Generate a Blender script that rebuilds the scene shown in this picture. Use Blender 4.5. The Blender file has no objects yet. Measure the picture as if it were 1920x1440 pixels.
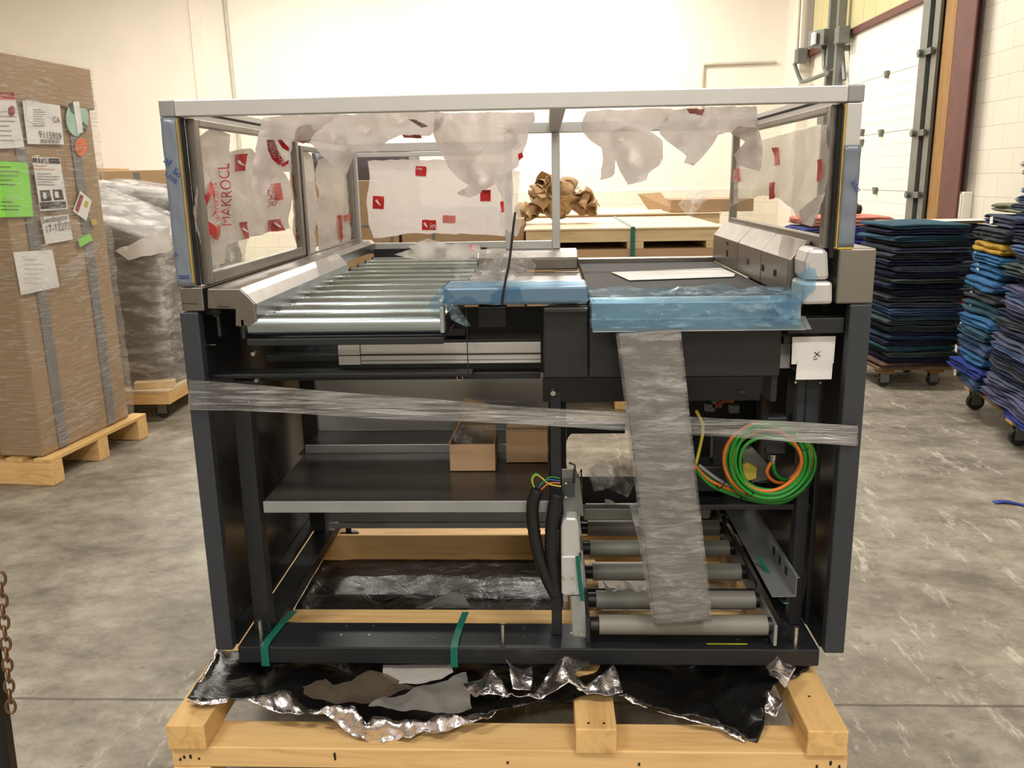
import bpy, bmesh, math, random
from mathutils import Vector, Matrix, noise
from mathutils.geometry import delaunay_2d_cdt
random.seed(7)
SC = bpy.context.scene
COL = SC.collection
PI = math.pi

# ------------------------------------------------------------------ camera
FPX = 1600.0
YAW, PIT, ROL = math.radians(-2.5), math.radians(13.5), math.radians(-1.05)
CAM = Vector((0.0, -1.9, 1.45))
def _axes():
    sy, cy, sp, cp = math.sin(YAW), math.cos(YAW), math.sin(PIT), math.cos(PIT)
    f = Vector((sy*cp, cy*cp, -sp)); r = Vector((cy, -sy, 0)); u = r.cross(f)
    c, s = math.cos(ROL), math.sin(ROL)
    return r*c+u*s, -r*s+u*c, f
CR, CU, CF = _axes()
cd = bpy.data.cameras.new('camera'); cam = bpy.data.objects.new('camera', cd); COL.objects.link(cam)
cd.sensor_fit = 'HORIZONTAL'; cd.sensor_width = 36; cd.lens = FPX/1920*36
cd.clip_start = 0.05; cd.clip_end = 100
cam.matrix_world = Matrix((
    (CR.x, CU.x, -CF.x, CAM.x), (CR.y, CU.y, -CF.y, CAM.y), (CR.z, CU.z, -CF.z, CAM.z), (0, 0, 0, 1)))
SC.camera = cam

def at(px, py, X=None, Y=None, Z=None):
    """point of the real plane X=, Y= or Z= that was measured at a pixel of the photograph"""
    d = CR*((px-960)/FPX) + CU*(-(py-720)/FPX) + CF
    k = 0 if X is not None else 1 if Y is not None else 2
    v = (X, Y, Z)[k]
    return CAM + d*((v-CAM[k])/d[k])

# ------------------------------------------------------------------ world, exposure
SC.view_settings.view_transform = 'Standard'; SC.view_settings.look = 'None'
SC.view_settings.gamma = 1; SC.view_settings.use_curve_mapping = False
SC.view_settings.exposure = 0.04
W = bpy.data.worlds.new('world'); SC.world = W; W.use_nodes = True
W.node_tree.nodes['Background'].inputs[0].default_value = (1.0, 0.97, 0.92, 1)
W.node_tree.nodes['Background'].inputs[1].default_value = 0.05
try:
    SC.cycles.transparent_max_bounces = 24; SC.cycles.max_bounces = 8
    SC.cycles.use_denoising = True; SC.cycles.sample_clamp_indirect = 6
    SC.cycles.caustics_reflective = False; SC.cycles.caustics_refractive = False
except Exception: pass

# ------------------------------------------------------------------ materials
def _s(c): return ((c/255.0) / 12.92) if c/255.0 <= 0.04045 else (((c/255.0)+0.055)/1.055)**2.4
def rgb(r, g, b): return (_s(r), _s(g), _s(b), 1)
class NT:
    def __init__(s, name):
        s.m = bpy.data.materials.new(name); s.m.use_nodes = True; s.t = s.m.node_tree; s.t.nodes.clear()
        s.out = s.n('ShaderNodeOutputMaterial')
    def n(s, ty, **kw):
        nd = s.t.nodes.new(ty)
        for k, v in kw.items():
            if k.startswith('i_'): nd.inputs[k[2:].replace('_', ' ')].default_value = v
            else: setattr(nd, k, v)
        return nd
    def l(s, a, b): s.t.links.new(a, b)
    def coord(s, scale=(1, 1, 1), kind='Object', rot=(0, 0, 0)):
        tc = s.n('ShaderNodeTexCoord'); mp = s.n('ShaderNodeMapping')
        mp.inputs['Scale'].default_value = scale; mp.inputs['Rotation'].default_value = rot
        s.l(tc.outputs[kind], mp.inputs['Vector']); return mp.outputs[0]
    def noise(s, vec, scale, detail=4, rough=.55, dist=0):
        nd = s.n('ShaderNodeTexNoise'); nd.inputs['Scale'].default_value = scale
        nd.inputs['Detail'].default_value = detail; nd.inputs['Roughness'].default_value = rough
        nd.inputs['Distortion'].default_value = dist
        s.l(vec, nd.inputs['Vector']); return nd.outputs['Fac']
    def ramp(s, fac, stops):
        r = s.n('ShaderNodeValToRGB'); e = r.color_ramp.elements
        while len(e) < len(stops): e.new(.999)
        for i, (p, c) in enumerate(stops):
            e[i].position = min(1, p) if i == 0 else max(e[i-1].position+1e-4, min(1, p)); e[i].color = c if hasattr(c, '__len__') else (c, c, c, 1)
        s.l(fac, r.inputs[0]); return r.outputs[0]
    def mixc(s, fac, a, b, mode='MIX'):
        m = s.n('ShaderNodeMix'); m.data_type = 'RGBA'; m.blend_type = mode
        for inp, v in ((m.inputs[0], fac), (m.inputs[6], a), (m.inputs[7], b)):
            if hasattr(v, 'is_linked') or hasattr(v, 'links'): s.l(v, inp)
            else: inp.default_value = v
        return m.outputs[2]
    def math(s, op, a, b=0.0, c=None):
        m = s.n('ShaderNodeMath'); m.operation = op
        for i, v in enumerate((a, b) if c is None else (a, b, c)):
            if hasattr(v, 'links'): s.l(v, m.inputs[i])
            else: m.inputs[i].default_value = v
        return m.outputs[0]
    def bump(s, h, strength=.3, dist=.01):
        b = s.n('ShaderNodeBump'); b.inputs['Strength'].default_value = strength; b.inputs['Distance'].default_value = dist
        s.l(h, b.inputs['Height']); return b.outputs[0]
    def bsdf(s, col, rough=.5, metal=0, normal=None, **kw):
        p = s.n('ShaderNodeBsdfPrincipled')
        for k, v in (('Base Color', col), ('Roughness', rough), ('Metallic', metal)):
            if hasattr(v, 'links'): s.l(v, p.inputs[k])
            else: p.inputs[k].default_value = v
        if normal: s.l(normal, p.inputs['Normal'])
        for k, v in kw.items(): p.inputs[k.replace('_', ' ')].default_value = v
        return p.outputs[0]
    def done(s, sh): s.l(sh, s.out.inputs['Surface']); return s.m

def simple(name, c, rough=.5, metal=0, var=.08, vs=6, bump=0, bs=60, stretch=(1, 1, 1), **kw):
    t = NT(name); v = t.coord(stretch); f = t.noise(v, vs)
    lo = tuple(x*(1-var) for x in c[:3])+(1,); hi = tuple(min(1, x*(1+var)) for x in c[:3])+(1,)
    col = t.ramp(f, [(.3, lo), (.7, hi)])
    nm = t.bump(t.noise(v, bs, 3), bump, .004) if bump else None
    return t.done(t.bsdf(col, rough, metal, nm, **kw))

def wood(name, base, dark, axis='x', rough=.65):
    t = NT(name); st = {'x': (1.2, 14, 14), 'y': (14, 1.2, 14), 'z': (14, 14, 1.2)}[axis]
    v = t.coord(st); f = t.noise(v, 2.2, 6, .6, .8)
    g = t.ramp(f, [(.25, dark), (.5, base), (.75, tuple(min(1, c*1.12) for c in base[:3])+(1,))])
    v2 = t.coord({'x': (.9, 3, 3), 'y': (3, .9, 3), 'z': (3, 3, .9)}[axis])
    vo = t.n('ShaderNodeTexVoronoi'); vo.inputs['Scale'].default_value = 2.3; t.l(v2, vo.inputs['Vector'])
    k = t.ramp(vo.outputs['Distance'], [(.03, (.28, .13, .06, 1)), (.09, (1, 1, 1, 1))])
    col = t.mixc(.85, g, k, 'MULTIPLY')
    return t.done(t.bsdf(col, rough, 0, t.bump(f, .15, .003)))

def concrete():
    t = NT('concrete_floor'); v = t.coord((1, 1, 1))
    big = t.noise(v, 1.1, 9, .66); fine = t.noise(v, 11, 8, .78); str_ = t.noise(t.coord((1.2, 1.9, 1), rot=(0, 0, .6)), 2.4, 9, .74)
    c = t.ramp(big, [(.34, rgb(108, 101, 90)), (.47, rgb(134, 127, 114)), (.6, rgb(160, 153, 138))])
    c = t.mixc(.5, c, t.ramp(str_, [(.38, rgb(98, 90, 78)), (.5, rgb(148, 140, 125)), (.64, rgb(186, 179, 164))]))
    c = t.mixc(.6, c, t.ramp(fine, [(.36, .6), (.5, 1.0), (.64, 1.22)]), 'MULTIPLY')
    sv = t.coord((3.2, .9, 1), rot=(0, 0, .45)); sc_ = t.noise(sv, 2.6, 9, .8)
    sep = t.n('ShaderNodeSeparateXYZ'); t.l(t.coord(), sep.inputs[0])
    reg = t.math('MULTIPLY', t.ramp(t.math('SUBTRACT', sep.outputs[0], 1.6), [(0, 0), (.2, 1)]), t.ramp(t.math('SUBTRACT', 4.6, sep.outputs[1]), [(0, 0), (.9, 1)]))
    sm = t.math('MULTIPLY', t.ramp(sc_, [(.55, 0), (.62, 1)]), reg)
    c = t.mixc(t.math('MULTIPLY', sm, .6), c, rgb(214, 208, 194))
    pit = t.ramp(t.noise(t.coord((3, 6, 1)), 5, 2, .5), [(.70, 0), (.74, 1)])
    c = t.mixc(t.math('MULTIPLY', pit, .55), c, rgb(92, 84, 72))
    # control joints
    def line(ax, pos, w):
        d = t.math('ABSOLUTE', t.math('SUBTRACT', sep.outputs[ax], pos)); return t.math('LESS_THAN', d, w)
    wob = t.math('MULTIPLY', t.math('SUBTRACT', t.noise(v, 7), .5), .012)
    def wl(ax, pos, w):
        d = t.math('ABSOLUTE', t.math('SUBTRACT', t.math('ADD', sep.outputs[ax], wob), pos)); return t.math('LESS_THAN', d, w)
    right = t.math('GREATER_THAN', sep.outputs[0], 0.0)
    j = wl(1, .12, .005)
    j = t.math('MAXIMUM', j, t.math('MULTIPLY', wl(1, .45, .006), right))
    j2 = t.math('MULTIPLY', wl(0, -1.04, .006), t.math('LESS_THAN', sep.outputs[1], .12))
    j = t.math('MAXIMUM', j, j2); j = t.math('MAXIMUM', j, wl(1, 5.2, .008))
    c = t.mixc(t.math('MULTIPLY', j, .75), c, rgb(84, 72, 62))
    near = t.math('MULTIPLY', t.math('LESS_THAN', sep.outputs[1], .045), right)
    c = t.mixc(t.math('MULTIPLY', near, .4), c, rgb(120, 116, 112))
    return t.done(t.bsdf(c, .52, 0, t.bump(t.math('ADD', fine, big), .12, .01)))

def blockwall(name, c, rowh=.2033, bw=.41):
    t = NT(name); sep = t.n('ShaderNodeSeparateXYZ'); t.l(t.coord(), sep.inputs[0])
    cb = t.n('ShaderNodeCombineXYZ'); t.l(t.math('ADD', sep.outputs[1], sep.outputs[0]), cb.inputs[0]); t.l(sep.outputs[2], cb.inputs[1])
    b = t.n('ShaderNodeTexBrick'); t.l(cb.outputs[0], b.inputs['Vector'])
    b.inputs['Scale'].default_value = 1; b.inputs['Brick Width'].default_value = bw; b.inputs['Row Height'].default_value = rowh
    b.inputs['Mortar Size'].default_value = .004; b.inputs['Mortar Smooth'].default_value = .6
    b.inputs['Color1'].default_value = c; b.inputs['Color2'].default_value = tuple(x*.97 for x in c[:3])+(1,)
    b.inputs['Mortar'].default_value = tuple(x*.72 for x in c[:3])+(1,)
    col = t.mixc(.25, b.outputs['Color'], t.ramp(t.noise(t.coord(), 1.5, 6), [(.3, .8), (.7, 1.1)]), 'MULTIPLY')
    h = t.math('SUBTRACT', 1.0, b.outputs['Fac'])
    return t.done(t.bsdf(col, .75, 0, t.bump(h, .3, .006)))

def film_mat(name, col, alpha, trans=.35, rough=.35, bs=14, bstr=.5):
    t = NT(name); v = t.coord(); h = t.noise(v, bs, 6, .6, .6); nm = t.bump(h, bstr, .02)
    p = t.bsdf(col, rough, 0, nm, Specular_IOR_Level=.35)
    tr = t.n('ShaderNodeBsdfTranslucent'); tr.inputs[0].default_value = col
    m1 = t.n('ShaderNodeMixShader'); m1.inputs[0].default_value = trans; t.l(p, m1.inputs[1]); t.l(tr.outputs[0], m1.inputs[2])
    tp = t.n('ShaderNodeBsdfTransparent'); m2 = t.n('ShaderNodeMixShader'); m2.inputs[0].default_value = alpha
    t.l(tp.outputs[0], m2.inputs[1]); t.l(m1.outputs[0], m2.inputs[2]); return t.done(m2.outputs[0])

def wrap_mat(name, stretch, tint=(1, 1, 1, 1), dens=(.5, .72), amin=.08, amax=.75, white=(.75, .73, .70, 1), gl=.22, ns=9, bstr=.9):
    """stretch film: clear with bright pulled streaks"""
    t = NT(name); v = t.coord(stretch); s1 = t.noise(v, ns, 8, .7, .3); s2 = t.noise(t.coord(), 4, 3)
    nm = t.bump(s1, bstr, .02)
    p = t.bsdf(white, gl, 0, nm, Specular_IOR_Level=.8)
    tp = t.n('ShaderNodeBsdfTransparent'); tp.inputs[0].default_value = tint
    f = t.ramp(t.math('ADD', s1, t.math('MULTIPLY', t.math('SUBTRACT', s2, .5), .35)), [(dens[0], amin), (dens[1], amax)])
    m = t.n('ShaderNodeMixShader'); t.l(f, m.inputs[0]); t.l(tp.outputs[0], m.inputs[1]); t.l(p, m.inputs[2])
    g = t.n('ShaderNodeBsdfGlossy'); g.inputs['Roughness'].default_value = .12; t.l(nm, g.inputs['Normal'])
    m2 = t.n('ShaderNodeMixShader'); m2.inputs[0].default_value = .07; t.l(m.outputs[0], m2.inputs[1]); t.l(g.outputs[0], m2.inputs[2])
    return t.done(m2.outputs[0])

def glass(name, refl=.05, tint=(.97, .97, .96, 1)):
    t = NT(name); tp = t.n('ShaderNodeBsdfTransparent'); tp.inputs[0].default_value = tint
    g = t.n('ShaderNodeBsdfGlossy'); g.inputs['Roughness'].default_value = .03
    m = t.n('ShaderNodeMixShader'); m.inputs[0].default_value = refl; t.l(tp.outputs[0], m.inputs[1]); t.l(g.outputs[0], m.inputs[2])
    return t.done(m.outputs[0])

def foilm(name, c, rough, metal=1, bs=.9):
    t = NT(name); v = t.coord(); a = t.noise(v, 11, 5, .6, 1.2); b = t.noise(v, 45, 3)
    nm = t.bump(t.math('ADD', a, t.math('MULTIPLY', b, .12)), bs, .02)
    return t.done(t.bsdf(c, rough, metal, nm))

def cardboard(name, c, st=(1, 1, 9)):
    t = NT(name); f = t.noise(t.coord(st), 6, 5, .6); f2 = t.noise(t.coord(), 2, 4)
    col = t.ramp(f2, [(.3, tuple(x*.88 for x in c[:3])+(1,)), (.7, c)])
    col = t.mixc(.3, col, t.ramp(f, [(.3, .82), (.7, 1.08)]), 'MULTIPLY')
    return t.done(t.bsdf(col, .72, 0, t.bump(f, .08, .003)))

def brushed(name, c, rough=.32, st=(1, 40, 40), ani=.05):
    t = NT(name); f = t.noise(t.coord(st), 6, 4)
    r = t.ramp(f, [(.3, rough-ani), (.7, rough+ani)]); f2 = t.noise(t.coord(), 3, 3)
    col = t.ramp(f2, [(.3, tuple(x*.9 for x in c[:3])+(1,)), (.7, c)])
    return t.done(t.bsdf(col, r, 1.0))

def fabric(name):
    t = NT(name); oi = t.n('ShaderNodeObjectInfo'); v = t.coord()
    f = t.noise(v, 16, 6, .7); f2 = t.noise(v, 160, 2)
    c = t.mixc(.75, oi.outputs['Color'], t.ramp(f, [(.3, .6), (.55, .95), (.72, 1.4)]), 'MULTIPLY')
    return t.done(t.bsdf(c, .95, 0, t.bump(t.math('ADD', f, t.math('MULTIPLY', f2, .5)), .6, .006), Specular_IOR_Level=.15))

M = dict(
    floor=concrete(),
    wall=simple('wall_paint', rgb(234, 226, 213), .7, 0, .03, 1.2), block=blockwall('painted_block', rgb(226, 219, 204)),
    backblock=blockwall('painted_block_lower', rgb(228, 220, 202)),
    ceil=simple('ceiling_paint', rgb(215, 212, 205), .8), beige=simple('beige_panel', rgb(196, 186, 140), .7, 0, .05, 2),
    maroon=simple('maroon_steel', rgb(92, 48, 42), .5, 0, .18, 5, .15), tan=wood('tan_timber', rgb(150, 112, 62), rgb(116, 82, 42), 'z'),
    door=simple('dock_door_white', rgb(232, 229, 218), .5, 0, .03, 2), dark=simple('dark_gap', rgb(30, 29, 28), .8),
    steelgrey=simple('grey_galv', rgb(120, 122, 118), .45, .6, .1, 8), conduit=simple('conduit_paint', rgb(186, 180, 165), .5),
    black=simple('black_powdercoat', rgb(31, 33, 36), .42, 0, .12, 4, .12, 300),
    blackp=simple('black_plastic', rgb(22, 22, 23), .45), charcoal=simple('charcoal_paint', rgb(52, 56, 62), .42, 0, .06, 4, .1, 300),
    inner=simple('dark_inner_panel', rgb(58, 53, 50), .25, 0, .15, 3), alu=brushed('anodised_aluminium', rgb(206, 206, 206), .42, (1, 60, 60)),
    alud=simple('grey_corner_cap', rgb(150, 150, 152), .45, .3), alup=simple('white_aluminium', rgb(205, 205, 205), .38, .45, .03),
    stain=brushed('stainless_steel', rgb(150, 145, 140), .38, (6, 1.5, 6), .06), galv=simple('galvanised_sheet', rgb(165, 168, 168), .36, .55, .12, 5),
    roller=brushed('zinc_roller', rgb(188, 202, 206), .24, (1, 30, 30), .04), groller=simple('grey_roller', rgb(128, 126, 118), .5, 0, .06, 4, .1),
    belt=simple('conveyor_belt', rgb(40, 37, 35), .7, 0, .08, 5, .1, 60, (1, 1, 1), Specular_IOR_Level=.25), bolt=brushed('bolt_steel', rgb(215, 212, 205), .3),
    card=cardboard('cardboard', rgb(166, 138, 104)), card2=cardboard('cardboard_pale', rgb(188, 154, 114)), cardin=cardboard('cardboard_light', rgb(196, 160, 124)),
    pine=wood('pine_x', rgb(232, 192, 132), rgb(205, 158, 98), 'x'), piney=wood('pine_y', rgb(226, 186, 124), rgb(198, 150, 90), 'y'),
    pine2=wood('pale_lumber', rgb(222, 196, 154), rgb(198, 166, 120), 'x'), ply=wood('ply_sheet', rgb(224, 202, 168), rgb(206, 178, 138), 'x', .6),
    paper=simple('white_paper', rgb(232, 230, 228), .7, 0, .03, 10), tissue=film_mat('tissue_paper', rgb(214, 210, 204), .9, .3, .7, 30, .3),
    kraft=simple('kraft_paper', rgb(172, 140, 102), .75, 0, .15, 6, .4, 20), film=film_mat('milky_film', rgb(240, 230, 227), .92, .38),
    filmt=film_mat('thin_film', rgb(222, 214, 210), .6, .4), red=simple('red_ink', rgb(196, 32, 30), .4, 0, .05), redf=simple('faded_red_ink', rgb(214, 120, 112), .5),
    orange_ink=simple('orange_ink', rgb(216, 110, 62), .5), white=simple('white_ink', rgb(238, 232, 230), .5, 0, .02),
    bluefilm=wrap_mat('blue_film', (3, 6, 6), (.55, .78, .93, 1), (.48, .68), .10, .8, rgb(170, 205, 228), .07, 5, 1.0),
    bluecoat=simple('blue_coated_steel', rgb(104, 132, 158), .28, .35, .06, 3), maskfilm=simple('blue_grey_mask_film', rgb(122, 130, 144), .3, .1, .03, 4),
    blueink=simple('blue_ink', rgb(38, 62, 140), .5), yellow=simple('yellow_tape', rgb(205, 170, 70), .5),
    green=simple('green_strap', rgb(28, 108, 92), .35, 0, .1, 20), clear=glass('clear_panel'), neon=simple('neon_green_paper', rgb(142, 226, 84), .6, 0, .02),
    wrap=wrap_mat('stretch_wrap', (1.2, 1.2, 14), (1, 1, 1, 1), (.50, .74), .04, .7, (.9, .88, .86, 1), .12, 8, 1.0), band=wrap_mat('stretch_band', (.8, 6, 26), (.93, .93, .93, 1), (.40, .64), .2, .92, (.93, .91, .90, 1), .16, 7, 1.0),
    wrapd=wrap_mat('pallet_wrap', (1.0, 1.0, 3.6), (.9, .9, .9, 1), (.46, .72), .1, .75, (.9, .88, .85, 1), .10, 5, 1.0),
    foam=simple('grey_foam_board', rgb(112, 110, 108), .5, 0, .08, 5), foamwrap=wrap_mat('foam_wrap', (2, 2, 9), (.95, .95, .95, 1), (.45, .72), .10, .75, (.84, .82, .81, 1), .12, 5),
    silver=foilm('silver_foil', rgb(232, 226, 230), .24, 1, .5), blackfilm=foilm('black_film', rgb(10, 10, 11), .3, 0, .35),
    bubble=wrap_mat('crinkled_bag', (3, 3, 3), (.96, .96, .96, 1), (.46, .7), .12, .65, (.85, .83, .81, 1), .08, 10, 1.0),
    cgreen=simple('green_cable', rgb(36, 132, 44), .4), corange=simple('orange_cable', rgb(216, 112, 42), .4), cyellow=simple('yellow_cable', rgb(206, 190, 70), .4),
    cblue=simple('blue_wire', rgb(40, 80, 150), .4), cgrey=simple('grey_cable', rgb(150, 150, 148), .5), copper=simple('rust_orange', rgb(178, 78, 42), .45, .2),
    ink=simple('black_ink', rgb(30, 28, 30), .6), fabric=fabric('moving_blanket'), inkgrey=simple('grey_ink', rgb(120, 118, 116), .6),
    tealp=simple('pale_teal_sticker', rgb(160, 200, 186), .5), dteal=simple('dark_teal_sticker', rgb(32, 68, 64), .5), ostick=simple('orange_sticker', rgb(232, 112, 44), .5),
    darkred=simple('dark_red_sticker', rgb(140, 28, 34), .5), ystick=simple('mustard_sticker', rgb(196, 176, 70), .5), rubber=simple('rubber', rgb(34, 32, 31), .6),
    deckwood=simple('shaded_plywood', rgb(112, 88, 62), .7), chain=simple('brass_chain', rgb(128, 100, 74), .35, .8), lime=simple('lime_mark', rgb(190, 200, 50), .5), grload=simple('grey_load', rgb(112, 106, 100), .6, 0, .2, 3),  # deckwood: plywood darkened, the shade under the blanket stacks is in its colour
    bluescrap=simple('blue_strap', rgb(30, 56, 150), .6), bluebox=simple('pale_blue_plastic', rgb(120, 160, 214), .35, 0, .08), purple=simple('dark_purple_wrap', rgb(62, 52, 62), .4, 0, .3, 5),
    lampb=simple('lamp_body', rgb(190, 190, 188), .5))
e = NT('lamp_glow'); em = e.n('ShaderNodeEmission'); em.inputs[0].default_value = (1, .93, .80, 1); em.inputs[1].default_value = 14; M['glow'] = e.done(em.outputs[0])

# ------------------------------------------------------------------ object helpers
def base_of(pts):
    xs = [p[0] for p in pts]; ys = [p[1] for p in pts]; zs = [p[2] for p in pts]
    return Vector(((min(xs)+max(xs))/2, (min(ys)+max(ys))/2, min(zs)))
def props(o, label=None, cat=None, group=None, kind=None):
    if label: o['label'] = label
    if cat: o['category'] = cat
    if group: o['group'] = group
    if kind: o['kind'] = kind
    return o
def thing(name, loc, label, cat, group=None):
    o = bpy.data.objects.new(name, None); COL.objects.link(o); o.location = loc; o.empty_display_size = .05
    o['wloc'] = list(loc)
    return props(o, label, cat, group)
class G:
    """collects shapes in world coordinates and links them as ONE mesh object"""
    def __init__(s): s.v = []; s.f = []; s.sm = []
    def add(s, vs, fs, smooth=False):
        k = len(s.v); s.v += [tuple(p) for p in vs]; s.f += [tuple(i+k for i in f) for f in fs]; s.sm += [smooth]*len(fs); return s
    def box(s, x0, x1, y0, y1, z0, z1, rz=0, piv=None):
        vs = [Vector((x, y, z)) for x in (x0, x1) for y in (y0, y1) for z in (z0, z1)]
        if rz:
            p = Vector(piv) if piv else Vector(((x0+x1)/2, (y0+y1)/2, 0)); R = Matrix.Rotation(rz, 3, 'Z')
            vs = [R @ (q-p) + p for q in vs]
        return s.add(vs, [(0, 1, 3, 2), (4, 6, 7, 5), (0, 4, 5, 1), (2, 3, 7, 6), (0, 2, 6, 4), (1, 5, 7, 3)])
    def prism(s, pts, axis, a, b):
        """pts: 2-D outline in the other two axes; extruded along axis from a to b"""
        def P(p, t): return (t, p[0], p[1]) if axis == 'x' else (p[0], t, p[1]) if axis == 'y' else (p[0], p[1], t)
        n = len(pts); vs = [P(p, a) for p in pts]+[P(p, b) for p in pts]
        fs = [tuple(range(n)), tuple(range(2*n-1, n-1, -1))]+[(i, i+n, (i+1) % n+n, (i+1) % n) for i in range(n)]
        return s.add(vs, fs)
    def cyl(s, p, q, r, n=16, r2=None, caps=True):
        p, q = Vector(p), Vector(q); d = (q-p).normalized(); a = d.orthogonal().normalized(); b = d.cross(a); r2 = r if r2 is None else r2
        vs = [p+(a*math.cos(2*PI*i/n)+b*math.sin(2*PI*i/n))*r for i in range(n)]+[q+(a*math.cos(2*PI*i/n)+b*math.sin(2*PI*i/n))*r2 for i in range(n)]
        s.add(vs, [(i, (i+1) % n, (i+1) % n+n, i+n) for i in range(n)], True)
        if caps: s.add(vs, [tuple(range(n-1, -1, -1)), tuple(range(n, 2*n))])
        return s
    def tube(s, path, r, n=8, closed=False, ripple=0):
        P = [Vector(p) for p in path]; m = len(P); vs = []; up = None
        for i in range(m):
            d = (P[(i+1) % m]-P[i-1]) if closed else (P[min(i+1, m-1)]-P[max(i-1, 0)])
            d = d.normalized() if d.length > 1e-9 else Vector((0, 0, 1))
            a = d.orthogonal().normalized() if up is None else (up-d*up.dot(d)).normalized()
            up = a; b = d.cross(a); rr = r*(1+ripple*(1 if i % 2 else -1))
            vs += [P[i]+(a*math.cos(2*PI*k/n)+b*math.sin(2*PI*k/n))*rr for k in range(n)]
        fs = []
        for i in range(m if closed else m-1):
            j = (i+1) % m
            fs += [(i*n+k, i*n+(k+1) % n, j*n+(k+1) % n, j*n+k) for k in range(n)]
        s.add(vs, fs, True)
        if not closed: s.add(vs, [tuple(range(n-1, -1, -1)), tuple(range((m-1)*n, m*n))])
        return s
    def grid(s, fn, nu, nv, smooth=True):
        vs = [fn(i/nu, j/nv) for j in range(nv+1) for i in range(nu+1)]
        return s.add(vs, [(j*(nu+1)+i, j*(nu+1)+i+1, (j+1)*(nu+1)+i+1, (j+1)*(nu+1)+i) for j in range(nv) for i in range(nu)], smooth)
    def build(s, name, mat, parent=None, bevel=0, solid=0, mat2=None, **kw):
        me = bpy.data.meshes.new(name)
        if parent is None: o0 = base_of(s.v)
        else:
            o0 = Vector((0, 0, 0)); p = parent
            while p is not None:
                if 'wloc' in p: o0 = Vector(p['wloc']); break
                p = p.parent
        me.from_pydata([Vector(q)-o0 for q in s.v], [], s.f); me.update()
        me.polygons.foreach_set('use_smooth', s.sm)
        me.materials.append(mat)
        if mat2: me.materials.append(mat2)
        bm = bmesh.new(); bm.from_mesh(me); bmesh.ops.recalc_face_normals(bm, faces=bm.faces) if not solid else None; bm.to_mesh(me); bm.free()
        o = bpy.data.objects.new(name, me); COL.objects.link(o)
        if parent is None: o.location = o0; o['wloc'] = list(o0)
        else: o.parent = parent
        if bevel:
            b = o.modifiers.new('bevel', 'BEVEL'); b.width = bevel; b.segments = 2; b.limit_method = 'ANGLE'; b.angle_limit = .9
        if solid:
            b = o.modifiers.new('solid', 'SOLIDIFY'); b.thickness = solid; b.offset = -1
            if mat2: b.material_offset = 1; b.material_offset_rim = 1
        return props(o, **kw)
def bx(name, mat, parent, x0, x1, y0, y1, z0, z1, bevel=.0015, **kw):
    return G().box(x0, x1, y0, y1, z0, z1).build(name, mat, parent, bevel, **kw)
def arc(c, r, a0, a1, n, plane='xz', ry=None):
    ry = r if ry is None else ry; out = []
    for i in range(n+1):
        a = a0+(a1-a0)*i/n; u, v = r*math.cos(a), ry*math.sin(a)
        out.append(Vector((c[0]+u, c[1], c[2]+v)) if plane == 'xz' else Vector((c[0], c[1]+u, c[2]+v)) if plane == 'yz' else Vector((c[0]+u, c[1]+v, c[2])))
    return out
def smooth_path(pts, n=6):
    P = [Vector(p) for p in pts]; out = []
    for i in range(len(P)-1):
        a, b, c, d = P[max(i-1, 0)], P[i], P[i+1], P[min(i+2, len(P)-1)]
        for k in range(n):
            t = k/n; out.append(.5*((2*b)+(c-a)*t+(2*a-5*b+4*c-d)*t*t+(3*b-a-3*c+d)*t**3))
    out.append(P[-1]); return out

# text as mesh
_tc = {}
def text_geo(body):
    if body in _tc: return _tc[body]
    cu = bpy.data.curves.new('t', 'FONT'); cu.body = body; cu.size = 1; cu.resolution_u = 3
    o = bpy.data.objects.new('t', cu); COL.objects.link(o); bpy.context.view_layer.update()
    me = o.to_mesh(); vs = [v.co.copy() for v in me.vertices]; fs = [tuple(p.vertices) for p in me.polygons]
    o.to_mesh_clear(); bpy.data.objects.remove(o); bpy.data.curves.remove(cu)
    w = max(v.x for v in vs); _tc[body] = (vs, fs, w); return _tc[body]

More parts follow.
